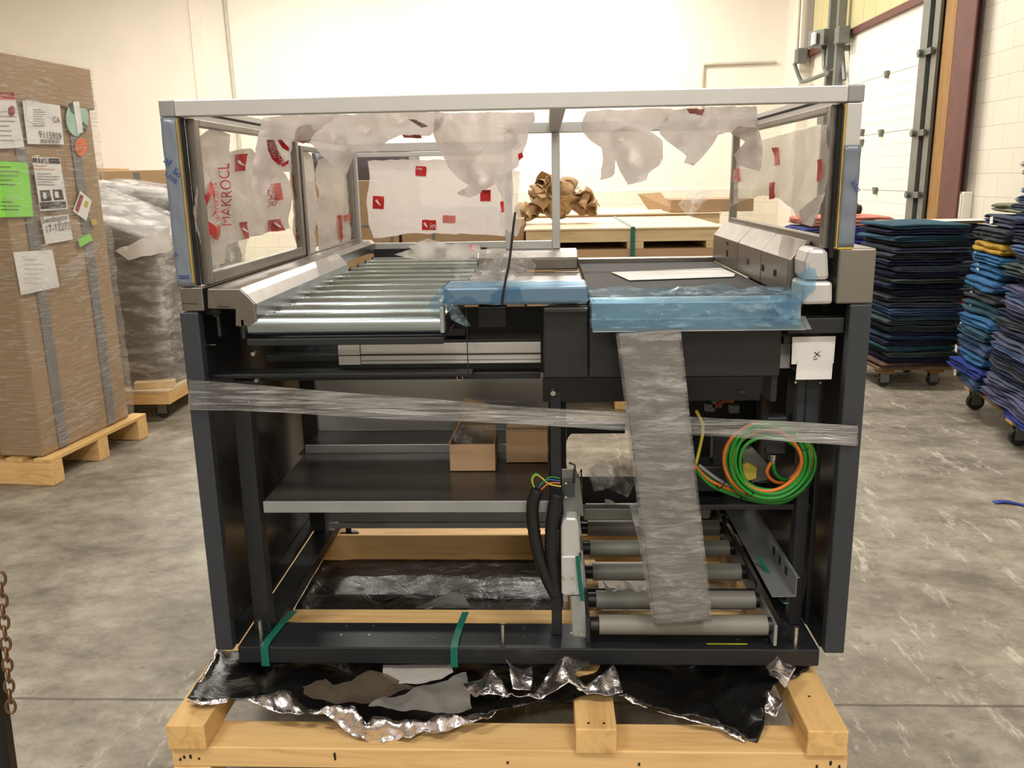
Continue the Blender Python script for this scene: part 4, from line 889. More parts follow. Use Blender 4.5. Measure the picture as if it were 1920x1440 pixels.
# --- frame posts and beams
for nm, x0, x1, y0, y1, z0, z1 in [('frame_post', -.765, -.722, .07, .11, .321, .97), ('frame_post', -.795, -.745, .72, .78, .321, 1.105), ('frame_post', .004, .030, .062, .10, .321, .992),
        ('frame_post', .615, .645, .12, .16, .321, .84), ('frame_post', .655, .667, .12, .16, .321, 1.16), ('frame_post', .0, .06, .90, .95, .276, 1.1), ('frame_post', .60, .66, .90, .95, .276, 1.1),
        ('cross_beam', -.69, -.237, .0, .05, 1.088, 1.104), ('cross_beam', -.78, .62, .48, .5, 1.03, 1.1), ('cross_beam', .54, .665, .02, .06, 1.10, 1.135), ('cross_beam', .54, .66, .05, .10, 1.07, 1.09), ('mount_block', .60, .655, .05, .10, .99, 1.07),
        ('tray_side', -.826, -.814, .04, .30, 1.0, 1.165), ('tray_top', -.813, -.76, .04, .10, 1.155, 1.1675), ('tray_step', -.768, -.76, .03, .10, 1.105, 1.1545), ('tray_bottom', -.813, -.18, .06, .12, .998, 1.008), ('tray_rail', -.78, -.02, .13, .17, .975, .992),
        ('tray_rail', -.71, -.19, .18, .24, 1.012, 1.03)]:
    mp(nm, 'black', x0, x1, y0, y1, z0, z1)
G().add([(-.66, .3, 1.01), (-.63, .3, 1.01), (-.5, .3, 1.10), (-.53, .3, 1.10)], [(0, 1, 2, 3)]).build('brace', M['charcoal'], MR, solid=.004)
mp('rear_panel', 'black', -.79, .0, .485, .495, .91, 1.03, .001); p = at(597, 640, Y=.48); q = at(655, 672, Y=.48); mp('grey_plate', 'charcoal', p.x, q.x, .474, .479, q.z, p.z, .001)
for px, py in ((474, 664), (566, 628), (403, 590), (480, 714)):
    p = at(px, py, Y=.1); G().cyl(p, p+Vector((0, .02, 0)), .005, 10).build('bolt', M['bolt'], MR)
G().tube([at(383, 646, Y=.05), at(404, 647, Y=.05)], .0015, 6).build('pin', M['bolt'], MR)
p = at(862, 705, Y=.1); G().tube([p+Vector((.007*math.cos(a*PI/8), 0, -.004+.007*math.sin(a*PI/8))) for a in range(16)], .0015, 6, True).build('ring', M['bolt'], MR)
pa = at(752, 701, Y=.09); pb = at(834, 701, Y=.09); hl = G().tube([pa, pa+(pb-pa)*.45], .0055, 10).tube([pa+(pb-pa)*.62, pb], .0055, 10).build('hose', M['copper'], MR)
G().cyl(pa+(pb-pa)*.42, pa+(pb-pa)*.52, .0075, 10).cyl(pa+(pb-pa)*.54, pa+(pb-pa)*.64, .0075, 10).build('coupling', M['bolt'], hl)
# linear drive
lm = mp('linear_drive', 'alup', -.508, -.455, .11, .18, 1.018, 1.077, .001); mp('drive_body', 'alup', -.4545, -.017, .115, .18, 1.018, 1.069, .001, lm)
mp('drive_groove', 'dark', -.508, -.017, .1085, .1145, 1.0405, 1.0425, 0, lm); mp('drive_groove', 'steelgrey', -.454, -.017, .1135, .1149, 1.026, 1.028, 0, lm)
mp('drive_top', 'blackp', -.455, -.017, .12, .18, 1.0695, 1.0755, .001, lm)
mp('linear_drive', 'alup', .54, .575, .11, .18, 1.0, 1.06, .001)
mp('tie', 'blackp', -.186, -.184, .02, .024, 1.005, 1.168, 0)
for x0, x1, z0, z1 in ((-.40, -.33, 1.076, 1.09), (-.17, -.10, 1.10, 1.15), (-.30, -.2, 1.08, 1.10)): mp('fitting', 'blackp', x0, x1, .14, .2, z0, z1)
# shelf, rear sheet, galvanised cross members
sh = mp('shelf', 'inner', -.712, -.001, .076, .456, .672, .68, .001); mp('shelf_edge', 'galv', -.712, -.001, .07, .0755, .651, .6805, .001, sh)
mp('shelf_back_strip', 'galv', -.712, .0, .457, .462, .68, .705, .001, sh)
mp('rear_sheet', 'alup', -.735, .0, .70, .705, .677, .99, .001)
mp('rear_floor', 'inner', -.735, .0, .463, .699, .672, .676, .001)
cm = mp('cross_member', 'galv', -.74, .0, .74, .75, .345, .385, .002); mp('cross_member', 'galv', -.74, .0, .735, .739, .325, .344, .001)
mp('lower_back_panel', 'black', -.74, .0, .755, .76, .386, .66, .001)
# base frame
bs = mp('base_frame', 'black', -.785, .657, 0, .125, .275, .32, .003)
mp('base_side', 'black', -.785, -.72, .126, .92, .286, .32, .002, bs); mp('base_side', 'black', .60, .657, .126, .92, .286, .32, .002, bs); mp('base_rear', 'black', -.719, .599, .86, .92, .286, .32, .002, bs)
for px, py in ((650, 1174), (700, 1174), (640, 1191), (692, 1191), (814, 1197), (983, 1177), (982, 1194), (1383, 1200), (1437, 1199), (1470, 1188)):
    p = at(px, py, Z=.3205); G().cyl(p, p+Vector((0, 0, .002)), .0022, 8).build('rivet', M['bolt'], bs)
for px, py in ((490, 1197), (943, 1204), (1491, 1210)):
    p = at(px, py, Z=.3205); G().cyl(p, p+Vector((0, 0, .05)), .0062, 14).build('levelling_bolt', M['bolt'], bs, .002)
p = at(520, 1228, Y=-.0005); G().cyl(p, p+Vector((0, .001, 0)), .004, 12).build('hole', M['dark'], bs)
for x, y in ((-.70, .06), (-.12, .06), (.615, .05), (-.7, .85), (.58, .85)): G().cyl((x, y, .247), (x, y, .256), .035, 24).cyl((x, y, .256), (x, y, .275), .01, 12).build('levelling_foot', M['blackp'], bs, .003)
a_, b_ = at(1325, 1207, Z=.3207), at(1402, 1210, Z=.3207); mp('lime_mark', 'lime', a_.x, b_.x, a_.y-.002, a_.y+.002, .3202, .3208, 0, bs)
# green straps over the base
for k, (pts, w) in enumerate([([(551, 1146), (531, 1166), (503, 1200)], .02), ([(873, 1148), (862, 1175), (853, 1205)], .018)]):
    q = [at(x, y, Z=.3235) for x, y in pts]; q = [Vector((v.x, v.y, .3235)) for v in q]; x = q[-1].x; path = q+[Vector((x, -.004, .3235)), Vector((x-.001, -.004, .27)), Vector((x-.001, .05, .2705))]
    g = G(); vs = []
    for v in path: vs += [v-Vector((w/2, 0, 0)), v+Vector((w/2, 0, 0))]
    g.add(vs, [(2*i, 2*i+1, 2*i+3, 2*i+2) for i in range(len(path)-1)]); tagm(g.build('packing_strap', M['green'], solid=.001), ['green strap over the base beam at its left end', 'green strap over the middle of the base beam'][k], 'strap')
# --- rear right openings: dark frame with rounded cut-outs to the lit floor behind
mp('rear_panel', 'black', .061, .599, .93, .935, .28, .435, .001); mp('rear_panel', 'black', .061, .599, .93, .935, .75, 1.12, .001)
g = G()
for cx_, cz_, a0_ in ((.061, .60, PI/2), (.061, .435, PI)):
    rr_ = .045; sg = -1 if cz_ > .5 else 1
    g.prism([(cx_, cz_)]+[(cx_+rr_-rr_*math.cos(a), cz_+sg*(rr_-rr_*math.sin(a))) for a in [PI/2*i/6 for i in range(7)]][::-1], 'y', .93, .935)
g.build('corner_gusset', M['black'], MR, kind='stuff')
mp('rear_bar', 'black', .061, .26, .90, .929, .60, .635, .002); mp('rear_panel', 'black', .33, .599, .91, .92, .47, .78, .001)
# --- lower roller conveyor
lc = mp('lower_conveyor', 'black', .088, .098, .0, .86, .335, .40, .002)
mp('rail', 'galv', .544, .552, .0, .2, .33, .385, .001, lc); mp('rail', 'black', .544, .55, .201, .86, .335, .395, .001, lc)
for k, y in enumerate((.029, .157, .322, .479, .631, .778)):
    ro = G().cyl((.121, y, .37), (.532, y, .37), .0245, 28).build('roller', M['groller'], lc, .003)
    for a_, b_ in ((.1, .1205), (.5325, .5435)): G().cyl((a_, y, .37), (b_, y, .37), .0195, 16).build('roller_hub', M['blackp'], ro)
mp('cross_plate', 'steelgrey', .09, .26, .19, .22, .58, .612, .002)
mp('divider_plate', 'black', .1, .544, .24, .243, .325, .36, .001); mp('divider_plate', 'black', .1, .544, .555, .558, .33, .36, .001)
# left galvanised bracketry
pz = lambda x, y, Y=.05: at(x, y, Y=Y)
def plate(name, mat, pts, Y, th=.006, parent=None, bevel=.001): return G().prism([(q.x, q.z) for q in (at(a, b, Y=Y) for a, b in pts)], 'y', Y, Y+th).build(name, M[mat], parent or MR, bevel)
plate('bracket_cover', 'alup', [(1055, 978), (1062, 970), (1082, 971), (1086, 985), (1089, 1040), (1052, 1042), (1052, 990)], .02, .05, None, .006)
plate('bracket_plate', 'alup', [(1052, 1043), (1085, 1042), (1092, 1060), (1095, 1117), (1056, 1117), (1053, 1112)], .01, .03, None, .004)
plate('bracket_plate', 'galv', [(1070, 1118), (1096, 1118), (1100, 1196), (1074, 1192)], .015, .008)
plate('bracket_plate', 'steelgrey', [(1053, 880), (1080, 880), (1088, 900), (1095, 968), (1056, 968)], .06, .006)
plate('bracket_plate', 'charcoal', [(1057, 900), (1077, 900), (1077, 932), (1057, 932)], .05, .008)
for px, py, Y in ((1056, 1083, .008), (1073, 1083, .008), (1074, 1110, .008), (1061, 905, .047), (1061, 931, .047), (1071, 1185, .012), (1090, 1187, .012)):
    p = at(px, py, Y=Y); G().cyl(p, p-Vector((0, .005, 0)), .0032, 8).build('bolt', M['bolt'], MR)
G().tube([at(1068, 868, Y=.06), at(1078, 872, Y=.05), at(1076, 905, Y=.05)], .003, 6).tube([at(1082, 895, Y=.05), at(1090, 880, Y=.06), at(1091, 925, Y=.05)], .002, 6).build('clip', M['blackp'], MR)
for px in (1053, 1045): pass
# channel on the right of the rollers
ch = G().add([(.548, .05, .437), (.605, .05, .437), (.605, .62, .437), (.548, .62, .437), (.605, .05, .487), (.605, .62, .487), (.612, .05, .487), (.612, .62, .487)], [(0, 1, 2, 3), (1, 4, 5, 2), (4, 6, 7, 5)]).build('guide_channel', M['galv'], MR, solid=.002)
for y in (.13, .19, .25): mp('slot', 'dark', .6035, .6045, y, y+.018, .452, .474, 0, ch)
for k, pts in enumerate([[(1423, 1048), (1448, 1090), (1468, 1130), (1474, 1134)], [(1083, 1044), (1087, 1090), (1092, 1128)]]):
    P = [at(x, y, Y=.22-.06*i if k == 0 else .005) for i, (x, y) in enumerate(pts)]; g = G()
    for d in (-.004, -.0015, .0015, .004): g.tube([q+Vector((d, -.004 if k else 0, .004)) for q in P], .0016, 6)
    g.build('green_tie', M['green'], ch if k == 0 else MR)
# servo motor with plug, electrics
mo = mp('drive_motor', 'charcoal', .588, .652, .10, .17, .845, .992, .004)
for x in (.59, .612, .646): mp('motor_rib', 'black', x, x+.004, .096, .0995, .85, .985, .001, mo)
for px, py in ((1492, 717), (1538, 718)): p = at(px, py, Y=.095); G().cyl(p, p+Vector((0, .005, 0)), .003, 8).build('bolt', M['bolt'], mo)
p = at(1437, 820, Y=.12); q = at(1473, 852, Y=.12); pm = mp('terminal_box', 'charcoal', p.x, q.x, .12, .16, q.z, p.z+.05, .003)
p = at(1450, 851, Y=.13); G().cyl(p, p-Vector((0, 0, .014)), .012, 16).cyl(p-Vector((0, 0, .014)), p-Vector((0, 0, .03)), .008, 16).build('connector', M['bolt'], pm, .001)
mp('terminal_box', 'black', .42, .47, .2, .24, .72, .80, .003)
g = G()
for px, py, c in ((1332, 765, 0), (1378, 768, 0), (1345, 758, 0)): p = at(px, py, Y=.3); g.box(p.x-.012, p.x+.012, .3, .32, p.z-.01, p.z+.01)
g.build('relay', M['steelgrey'], MR, kind='stuff'); p = at(1342, 762, Y=.25); q = at(1375, 752, Y=.25); G().tube(smooth_path([p, (p+q)/2+Vector((0, 0, .008)), q]), .006, 8).build('orange_hose', M['copper'], MR)
ya = [at(1305, 770, Y=.12), at(1318, 800, Y=.12), at(1312, 840, Y=.12), at(1302, 880, Y=.12)]; G().tube(smooth_path(ya), .004, 8).build('yellow_hose', M['cyellow'], MR)
mp('component_tray', 'black', .36, .66, .14, .30, .628, .642, .002); mp('junction_unit', 'blackp', .37, .46, .18, .26, .66, .73, .004)
plate('white_housing', 'steelgrey', [(1390, 845), (1412, 840), (1440, 870), (1440, 900), (1410, 905), (1395, 880)], .16, .02); plate('valve_block', 'ystick', [(1392, 872), (1402, 868), (1420, 878), (1418, 898), (1402, 902), (1394, 890)], .15, .02, None, .002)
# cable coil hanging in front
CO = thing('cable_coil', at(1440, 935, Y=.09), 'coil of green and orange cables with black ties hanging in the machine', 'cable coil')
r = random.Random(4)
def loop(cx, cy, rx, ry, a0, a1, Y, wob):
    return [at(cx+(rx+wob*math.sin(3*a+wob))*math.cos(a), cy+(ry+wob*math.cos(2*a))*math.sin(a), Y=Y) for a in [a0+(a1-a0)*i/60 for i in range(61)]]
spec = [('corange', 80, 70, .066), ('cgreen', 75, 67, .068), ('cgreen', 71, 63, .062), ('cgreen', 67, 60, .07), ('corange', 61, 56, .060), ('cgreen', 57, 52, .062), ('cgreen', 73, 70, .058), ('cgreen', 83, 73, .072), ('cgreen', 64, 64, .058), ('cgreen', 69, 58, .076), ('cgreen', 78, 70, .078)]
for i, (c, rx, ry, Y) in enumerate(spec):
    cx, cy = 1441+r.uniform(-4, 4), 866+r.uniform(-4, 4)
    G().tube(loop(cx, cy, rx+2, ry, 0, 2*PI, Y, r.uniform(-3, 3))[:-1], .0046, 8, True).build('cable', M[c], CO)
for c, pts in (('corange', [(1445, 868), (1438, 885), (1446, 899), (1465, 905), (1490, 890), (1505, 860)]), ('cgreen', [(1450, 870), (1453, 885), (1465, 898), (1485, 898), (1505, 880), (1514, 850)]),
               ('corange', [(1300, 870), (1330, 900), (1370, 918), (1410, 932), (1440, 938)]), ('cgreen', [(1305, 880), (1330, 908), (1370, 926), (1420, 940), (1470, 941), (1510, 915)]), ('cgrey', [(1310, 872), (1340, 895), (1370, 912)]), ('cgrey', [(1460, 937), (1495, 925), (1516, 900), (1520, 880)]), ('cgreen', [(1296, 862), (1318, 888), (1360, 918), (1400, 934)])):
    G().tube(smooth_path([at(x, y, Y=.085+.004*i) for i, (x, y) in enumerate(pts)], 6), .0044, 8).build('cable', M[c], CO)
for px, py, a in ((1408, 918, 1.2), (1352, 905, 1.0), (1506, 838, 0.05), (1395, 930, 1.3)):
    c = at(px, py, Y=.075); L = .03; d = Vector((math.cos(a), 0, math.sin(a))); P = [c+d*(L*.5*math.cos(b))+Vector((0, .022*math.sin(b), 0)) for b in [2*PI*k/16 for k in range(16)]]
    G().tube(P, .0016, 6, True).build('cable_tie', M['blackp'], CO)
# earthing wires and conduits on the middle post
for c, pts in (('cyellow', [(1002, 915), (998, 900), (1005, 890), (1018, 898), (1030, 908), (1052, 912)]), ('cgreen', [(1000, 912), (996, 898), (1004, 888), (1014, 893)]), ('cblue', [(1010, 915), (1025, 900), (1050, 902)]), ('corange', [(1015, 918), (1030, 906), (1050, 906)]), ('cgreen', [(1012, 910), (1030, 895), (1050, 897)])):
    G().tube(smooth_path([at(x, y, Y=.05) for x, y in pts], 5), .0018, 6).build('wire', M[c], MR)
for pts, rr in (([(1008, 918), (999, 945), (1000, 985), (1010, 1040), (1026, 1085), (1042, 1115)], .0155), ([(1045, 925), (1037, 970), (1034, 1030), (1040, 1080), (1044, 1115)], .017), ([(1044, 990), (1040, 1050), (1046, 1112)], .012)):
    P = smooth_path([at(x, y, Y=.04) for x, y in pts], 12); G().tube(P, rr, 12, ripple=.05).build('corrugated_conduit', M['blackp'], MR)
# cards on the drive
def card(pts, Y, label):
    g = G().prism([(q.x, q.z) for q in (at(a, b, Y=Y) for a, b in pts)], 'y', Y, Y+.0015); return tagm(g.build('white_card', M['paper']), label, 'card')
k1 = card([(1486, 632), (1567, 630), (1563, 681), (1484, 683)], .04, 'white card with a small handwritten mark, taped in the right side of the machine')
HY = .0385
g = G().tube([at(1527, 660, Y=HY), at(1538, 668, Y=HY)], .0009, 5).tube([at(1537, 659, Y=HY), at(1527, 670, Y=HY), at(1526, 675, Y=HY), at(1533, 672, Y=HY)], .0009, 5); g.build('handwriting', M['ink'], k1)
card([(1495, 676), (1562, 675), (1559, 711), (1492, 712)], .0375, 'small blank white card overlapping the lower edge of the marked card')

# ================================================================== THINGS RESTING IN AND ON THE MACHINE
def carton(name, label, p0, p1, z0, h, d, flaps=True):
    t = thing(name, ((p0[0]+p1[0])/2, p0[1]+d/2, z0), label, 'carton'); x0, x1, y0 = p0[0], p1[0], p0[1]; w = .004
    bx('front_wall', M['cardin'], t, x0, x1, y0, y0+w, z0, z0+h, .001); bx('side_wall', M['card'], t, x0, x0+w, y0+w, y0+d, z0, z0+h, .001); bx('side_wall', M['card'], t, x1-w, x1, y0+w, y0+d, z0, z0+h, .001)
    bx('rear_wall', M['card'], t, x0+w, x1-w, y0+d-w, y0+d, z0, z0+h, .001); bx('box_floor', M['card'], t, x0+w, x1-w, y0+w, y0+d-w, z0, z0+w, .001)
    return t
t = carton('open_carton', 'small open cardboard box filled with clear plastic on the shelf', (-.268, .29), (-.145, .29), .682, .075, .13)
G().add([(-.268, .30, .757), (-.268, .415, .757), (-.235, .41, .83), (-.235, .35, .815)], [(0, 1, 2, 3)]).build('flap', M['card'], t, solid=.003)
G().add([(-.268, .42, .757), (-.148, .42, .757), (-.17, .44, .83), (-.24, .44, .85)], [(0, 1, 2, 3)]).build('flap', M['card'], t, solid=.003)
grid_shards(G(), 9, 5, (-.207, .355, .74), (.03, .03, .02), .07).build('plastic_fill', M['bubble'], t)
t = carton('open_carton', 'second cardboard box on the shelf, standing right of the open one', (-.118, .36), (-.003, .36), .682, .09, .09)
bx('lid', M['cardin'], t, -.118, -.003, .36, .45, .7725, .776, .001)
# foam board in stretch film leaning on the lower rollers
FT, FBt = -.062, -.035
pts = [at(1160, 628, Y=FT), at(1272, 620, Y=FT), at(1332, 1165, Y=FBt), at(1228, 1172, Y=FBt)]
def foam(off, mat, name, parent=None, rnd=0, **kw):
    g = G(); N = 40; n = Vector((0, 1, 0)); c = sum(pts, Vector())/4
    vs = []
    for j in range(N+1):
        v = j/N; a = pts[0].lerp(pts[3], v); b = pts[1].lerp(pts[2], v); ring = []
        for k, (u, dpt) in enumerate([(0, 0), (.25, 0), (.5, 0), (.75, 0), (1, 0), (1, .5), (1, 1), (.75, 1), (.5, 1), (.25, 1), (0, 1), (0, .5)]):
            p = a.lerp(b, u); q = p+Vector((0, dpt*.028, 0)); cc = a.lerp(b, .5)+Vector((0, .014, 0)); q = q+(q-cc).normalized()*(off+rnd*(.6+crease(q, 3, 9)*.6))
            vs.append(q)
    m = 12; fs = [(j*m+k, j*m+(k+1) % m, (j+1)*m+(k+1) % m, (j+1)*m+k) for j in range(N) for k in range(m)]+[tuple(range(m)), tuple(range(N*m, N*m+m))]
    return g.add(vs, fs, rnd > 0).build(name, mat, parent, **kw)
t = thing('wrapped_board', (pts[3]+pts[2])/2, 'long grey foam board wrapped in stretch film, leaning upright against the machine front', 'wrapped board')
foam(0, M['foam'], 'board', t, bevel=.003); foam(.003, M['foamwrap'], 'stretch_film', t, .0022)
tagm(Sheet([(1180, 948, -.02), (1196, 942, -.02), (1214, 1010, -.02), (1222, 1080, -.02), (1236, 1158, -.012), (1222, 1150, -.012), (1210, 1090, -.02), (1198, 1020, -.02)], 'Y', amp=.006, fr=30, step=6).build('film_strip', M['silver'] if False else M['bubble'], solid=.003), 'crinkled pale film strip hanging just left of the wrapped board', 'film strip')
for k, (pts_, Y, lab) in enumerate([([(1132, 1108), (1148, 1116), (1180, 1103), (1210, 1112), (1226, 1130), (1218, 1152), (1150, 1152), (1140, 1130)], .13, 'crumpled white tissue lying on the lower rollers left of the board'),
                                    ([(1136, 948), (1160, 954), (1182, 953), (1184, 975), (1150, 975), (1138, 974)], .6, 'small crumpled tissue on the rearmost lower roller'),
                                    ([(1315, 940), (1330, 948), (1338, 962), (1332, 978), (1318, 976)], .6, 'small tissue scrap right of the wrapped board')]):
    s_ = Sheet([(x, y, Y) for x, y in pts_], 'Y', amp=.03, fr=20, seed=20+k, step=6); tagm(s_.build('tissue_paper', M['tissue']), lab, 'tissue')
for k, (px, py, Y, lab) in enumerate([(1125, 890, .3, 'grey crinkled plastic sheet behind the cable clamp'), (1182, 890, .45, 'bright crinkled bubble wrap beside the wrapped board')]):
    c = at(px, py, Y=Y); tagm(grid_shards(G(), 70+k, 3, c, (.02, .02, .004), .06).build('plastic_sheet', M['bubble']), lab, 'plastic sheet')
tagm(G().add([at(1146, 511, Z=1.1745), at(1352, 503, Z=1.1745), at(1378, 514, Z=1.1755), at(1376, 519, Z=1.1745), at(1180, 526, Z=1.1745)], [(0, 1, 2, 3, 4)]).build('paper_sheet', M['paper'], solid=.0015), 'white paper sheet lying on the dark conveyor belt', 'paper')
c = at(925, 515, Y=.25); t = tagm(grid_shards(grid_shards(G(), 81, 4, at(912, 516, Y=.22), (.025, .02, .004), .10), 82, 3, at(958, 512, Y=.22), (.012, .02, .004), .085).build('crinkled_bag', M['bubble']), 'crinkled clear plastic bag lying behind the blue coated bar', 'plastic bag')
tz = [at(966, 398, Y=.0), at(962, 430, Y=-.005), at(955, 490, Y=-.01), at(948, 525, Y=-.014), at(944, 548, Y=-.016), at(941, 571, Y=-.016)]
tagm(G().tube(smooth_path(tz, 5), .0028, 6).build('cable_tie', M['blackp']), 'long black cable tie standing up from the blue coated bar', 'cable tie')

# ------------------------------------------------------------------ hanging protective films
def rect(cx, cy, w, h, a=0):
    c, s_ = math.cos(a), math.sin(a); return [(cx+x*c-y*s_, cy+x*s_+y*c) for x, y in ((-w/2, -h/2), (w/2, -h/2), (w/2, h/2), (-w/2, h/2))]
def squig(sh, par, cx, cy, s, off=-.006):
    sh.mark('logo_stroke', M['white'], par, [(cx-s*.35, cy-s*.3), (cx-s*.1, cy-s*.4), (cx+s*.3, cy+s*.25), (cx+s*.35, cy+s*.35), (cx+s*.12, cy+s*.3), (cx-s*.2, cy-s*.02)], off, 5)
# rear window film
S = Sheet([(688, 302, 1.585), (730, 299, 1.585), (850, 300, 1.585), (962, 305, 1.585), (961, 445, 1.58), (900, 440, 1.585), (780, 437, 1.585), (700, 447, 1.56), (690, 420, 1.57), (686, 380, 1.57), (692, 340, 1.58)], 'Y', amp=.014, fr=6, seed=1, step=12)
f = S.build('protective_film', M['film'], WB)
for cx, cy, w, h, a in ((789, 321, 20, 18, .05), (709, 380, 21, 24, .05), (804, 422, 26, 19, 0), (910, 367, 19, 21, 0)):
    S.mark('red_logo', M['red'], f, rect(cx, cy, w, h, a), -.006, 7)
squig(S, f, 709, 380, 16, -.009); S.text('logo_text', M['white'], f, 'in', 806, 428, 1, 0, 15, -.009); squig(S, f, 798, 422, 12, -.009)
S.mark('faded_logo', M['redf'], f, rect(842, 411, 24, 14), -.006); S.text('logo_text', M['white'], f, 'rlap', 781, 318, 1, 0, 7, -.009)
# left window film
S = Sheet([(371, 300, -.78), (376, 262, -.775), (408, 238, -.77), (440, 252, -.77), (434, 285, -.775), (470, 278, -.78), (520, 300, -.78), (545, 330, -.78), (552, 400, -.78), (553, 428, -.78), (500, 438, -.78), (430, 458, -.78), (428, 494, -.78), (399, 498, -.77), (384, 440, -.77), (375, 400, -.775)], 'X', amp=-.02, fr=7, seed=4, step=9, direc=Vector((1, 0, 0)))
f = S.build('protective_film', M['film'], WL); OFF = .006
for pl_ in ([(447, 290), (463, 288), (461, 320), (448, 322)], [(511, 345), (528, 343), (531, 374), (513, 376)], [(509, 414), (533, 410), (539, 432), (512, 434)], [(457, 417), (468, 415), (471, 447), (463, 448)]): S.mark('red_logo', M['red'], f, pl_, OFF, 6)
squig(S, f, 455, 306, 14, OFF+.003); squig(S, f, 464, 432, 12, OFF+.003); squig(S, f, 524, 422, 14, OFF+.003)
arcp = [(383+3*math.cos(a)+8*(1-math.sin(a)), 400+44*math.sin(a)) for a in [-1.3+2.6*i/10 for i in range(11)]]; S.mark('red_arc', M['red'], f, [(398, 338), (386, 358), (379, 385), (380, 408), (388, 428), (402, 448), (409, 450), (404, 425), (390, 410), (387, 385), (392, 362), (400, 350)], OFF, 6)
S.mark('red_arc', M['red'], f, [(392, 358), (403, 352), (404, 400), (396, 408), (402, 395), (398, 370)], OFF, 6); S.mark('orange_mark', M['orange_ink'], f, [(406, 420), (414, 424), (415, 440), (410, 452), (404, 440)], OFF, 6)
S.text('film_text', M['red'], f, 'MAKROCL', 437, 424, -.05, -1, 25, OFF); S.text('film_text', M['red'], f, 'www.arla', 414, 415, -.08, -1, 19, OFF); S.text('film_text', M['redf'], f, 'CLEAR', 499, 330, .1, 1, 20, OFF)
# second left pane films
S = Sheet([(546, 266, -.785), (580, 282, -.785), (592, 300, -.785), (600, 400, -.785), (594, 476, -.785), (563, 478, -.785), (556, 430, -.785), (549, 340, -.785)], 'X', amp=-.014, fr=9, seed=8, step=9, direc=Vector((1, 0, 0)))
f = S.build('protective_film', M['film'], WL2); [S.mark('red_stroke', M['red'], f, q_, OFF, 5) for q_ in ([(549, 328), (553, 328), (557, 372), (554, 372)], [(556, 392), (560, 394), (565, 418), (562, 436), (558, 436), (561, 418)], [(557, 440), (565, 442), (565, 452), (558, 451)], [(563, 456), (567, 458), (568, 476), (564, 476)])]
S = Sheet([(600, 300, -.785), (640, 290, -.785), (661, 320, -.785), (664, 465, -.785), (640, 476, -.785), (604, 480, -.785), (600, 420, -.785)], 'X', amp=-.014, fr=9, seed=9, step=9, direc=Vector((1, 0, 0)))
f = S.build('protective_film', M['film'], WL2); S.mark('red_bar', M['red'], f, [(634, 404), (641, 403), (646, 470), (639, 474)], OFF, 6); S.text('film_text', M['red'], f, 'PLUS', 643, 474, 1, -.35, 16, OFF); S.mark('faded_logo', M['redf'], f, [(644, 405), (660, 400), (660, 412), (645, 416)], OFF)
# roof films
HP = MR
S = Sheet([(490, 220, .12), (560, 212, .06), (640, 207, .05), (575, 262, .25), (545, 266, .3), (543, 300, .32), (540, 322, .3), (520, 320, .28), (505, 350, .26), (490, 372, .25), (472, 355, .22), (476, 300, .2), (486, 245, .15)], 'Y', amp=.02, fr=6, seed=12, step=10)
f = S.build('peeled_film', M['film'], HP); S.mark('red_arc', M['red'], f, [(501, 262), (514, 262), (520, 285), (531, 302), (522, 310), (509, 298), (503, 282)], -.006, 6); S.mark('red_arc', M['red'], f, [(518, 262), (527, 262), (541, 277), (540, 284), (528, 277)], -.006, 6); S.mark('red_arc', M['red'], f, [(524, 308), (540, 300), (539, 306), (529, 313)], -.006, 6)
S.text('film_text', M['white'], f, 'SPARTECH', 507, 266, .45, .9, 9, -.009); S.text('film_text', M['white'], f, 'PRODU', 503, 268, .32, .95, 9, -.009)
S = Sheet([(560, 224, .10), (640, 212, .06), (780, 206, .05), (832, 210, .06), (820, 240, .3), (802, 254, .55), (745, 253, .7), (722, 262, .7), (700, 285, .68), (680, 281, .66), (661, 285, .62), (655, 300, .58), (645, 324, .55), (637, 323, .55), (612, 306, .5), (590, 285, .45), (572, 268, .4), (544, 262, .3), (548, 245, .2)], 'Y', extra=[(680, 245, .35), (750, 230, .3), (620, 260, .3)], amp=.03, fr=4, seed=15, step=11)
f = S.build('peeled_film', M['film'], HP); S.mark('orange_mark', M['orange_ink'], f, [(544, 257), (566, 250), (573, 261), (560, 268), (546, 263)], -.008, 6); S.mark('faded_logo', M['redf'], f, [(762, 222), (775, 222), (800, 236), (785, 237)], -.008); S.mark('red_logo', M['red'], f, [(753, 252), (782, 251), (786, 257), (756, 258)], -.006)
S = Sheet([(812, 216, .06), (860, 208, .05), (950, 207, .05), (1001, 208, .06), (1003, 224, .08), (990, 245, .09), (985, 270, .1), (976, 290, .1), (970, 312, .1), (955, 322, .1), (946, 340, .1), (940, 372, .11), (925, 345, .12), (905, 358, .13), (880, 372, .16), (853, 363, .2), (878, 348, .16), (850, 330, .15), (836, 312, .15), (822, 280, .14), (808, 250, .1)], 'Y', extra=[(850, 245, .04), (905, 345, .02), (950, 250, .03), (890, 300, .09)], amp=.028, fr=5, seed=22, step=9)
f = S.build('peeled_film', M['film'], HP); S.mark('red_logo', M['red'], f, [(970, 288), (978, 284), (980, 294), (972, 300)], -.006, 5)
S.mark('red_logo', M['red'], f, [(902, 357), (919, 356), (918, 372), (904, 372)], -.02, 6)
S = Sheet([(928, 330, .1), (960, 318, .1), (975, 322, .12), (972, 380, .12), (980, 420, .12), (968, 445, .1), (948, 430, .1), (940, 440, .1), (936, 400, .1), (941, 370, .1)], 'Y', amp=.018, fr=9, seed=23, step=8); f = S.build('peeled_film', M['filmt'], HP); S.mark('red_logo', M['red'], f, [(938, 378), (944, 377), (945, 398), (940, 398)], -.008, 6)
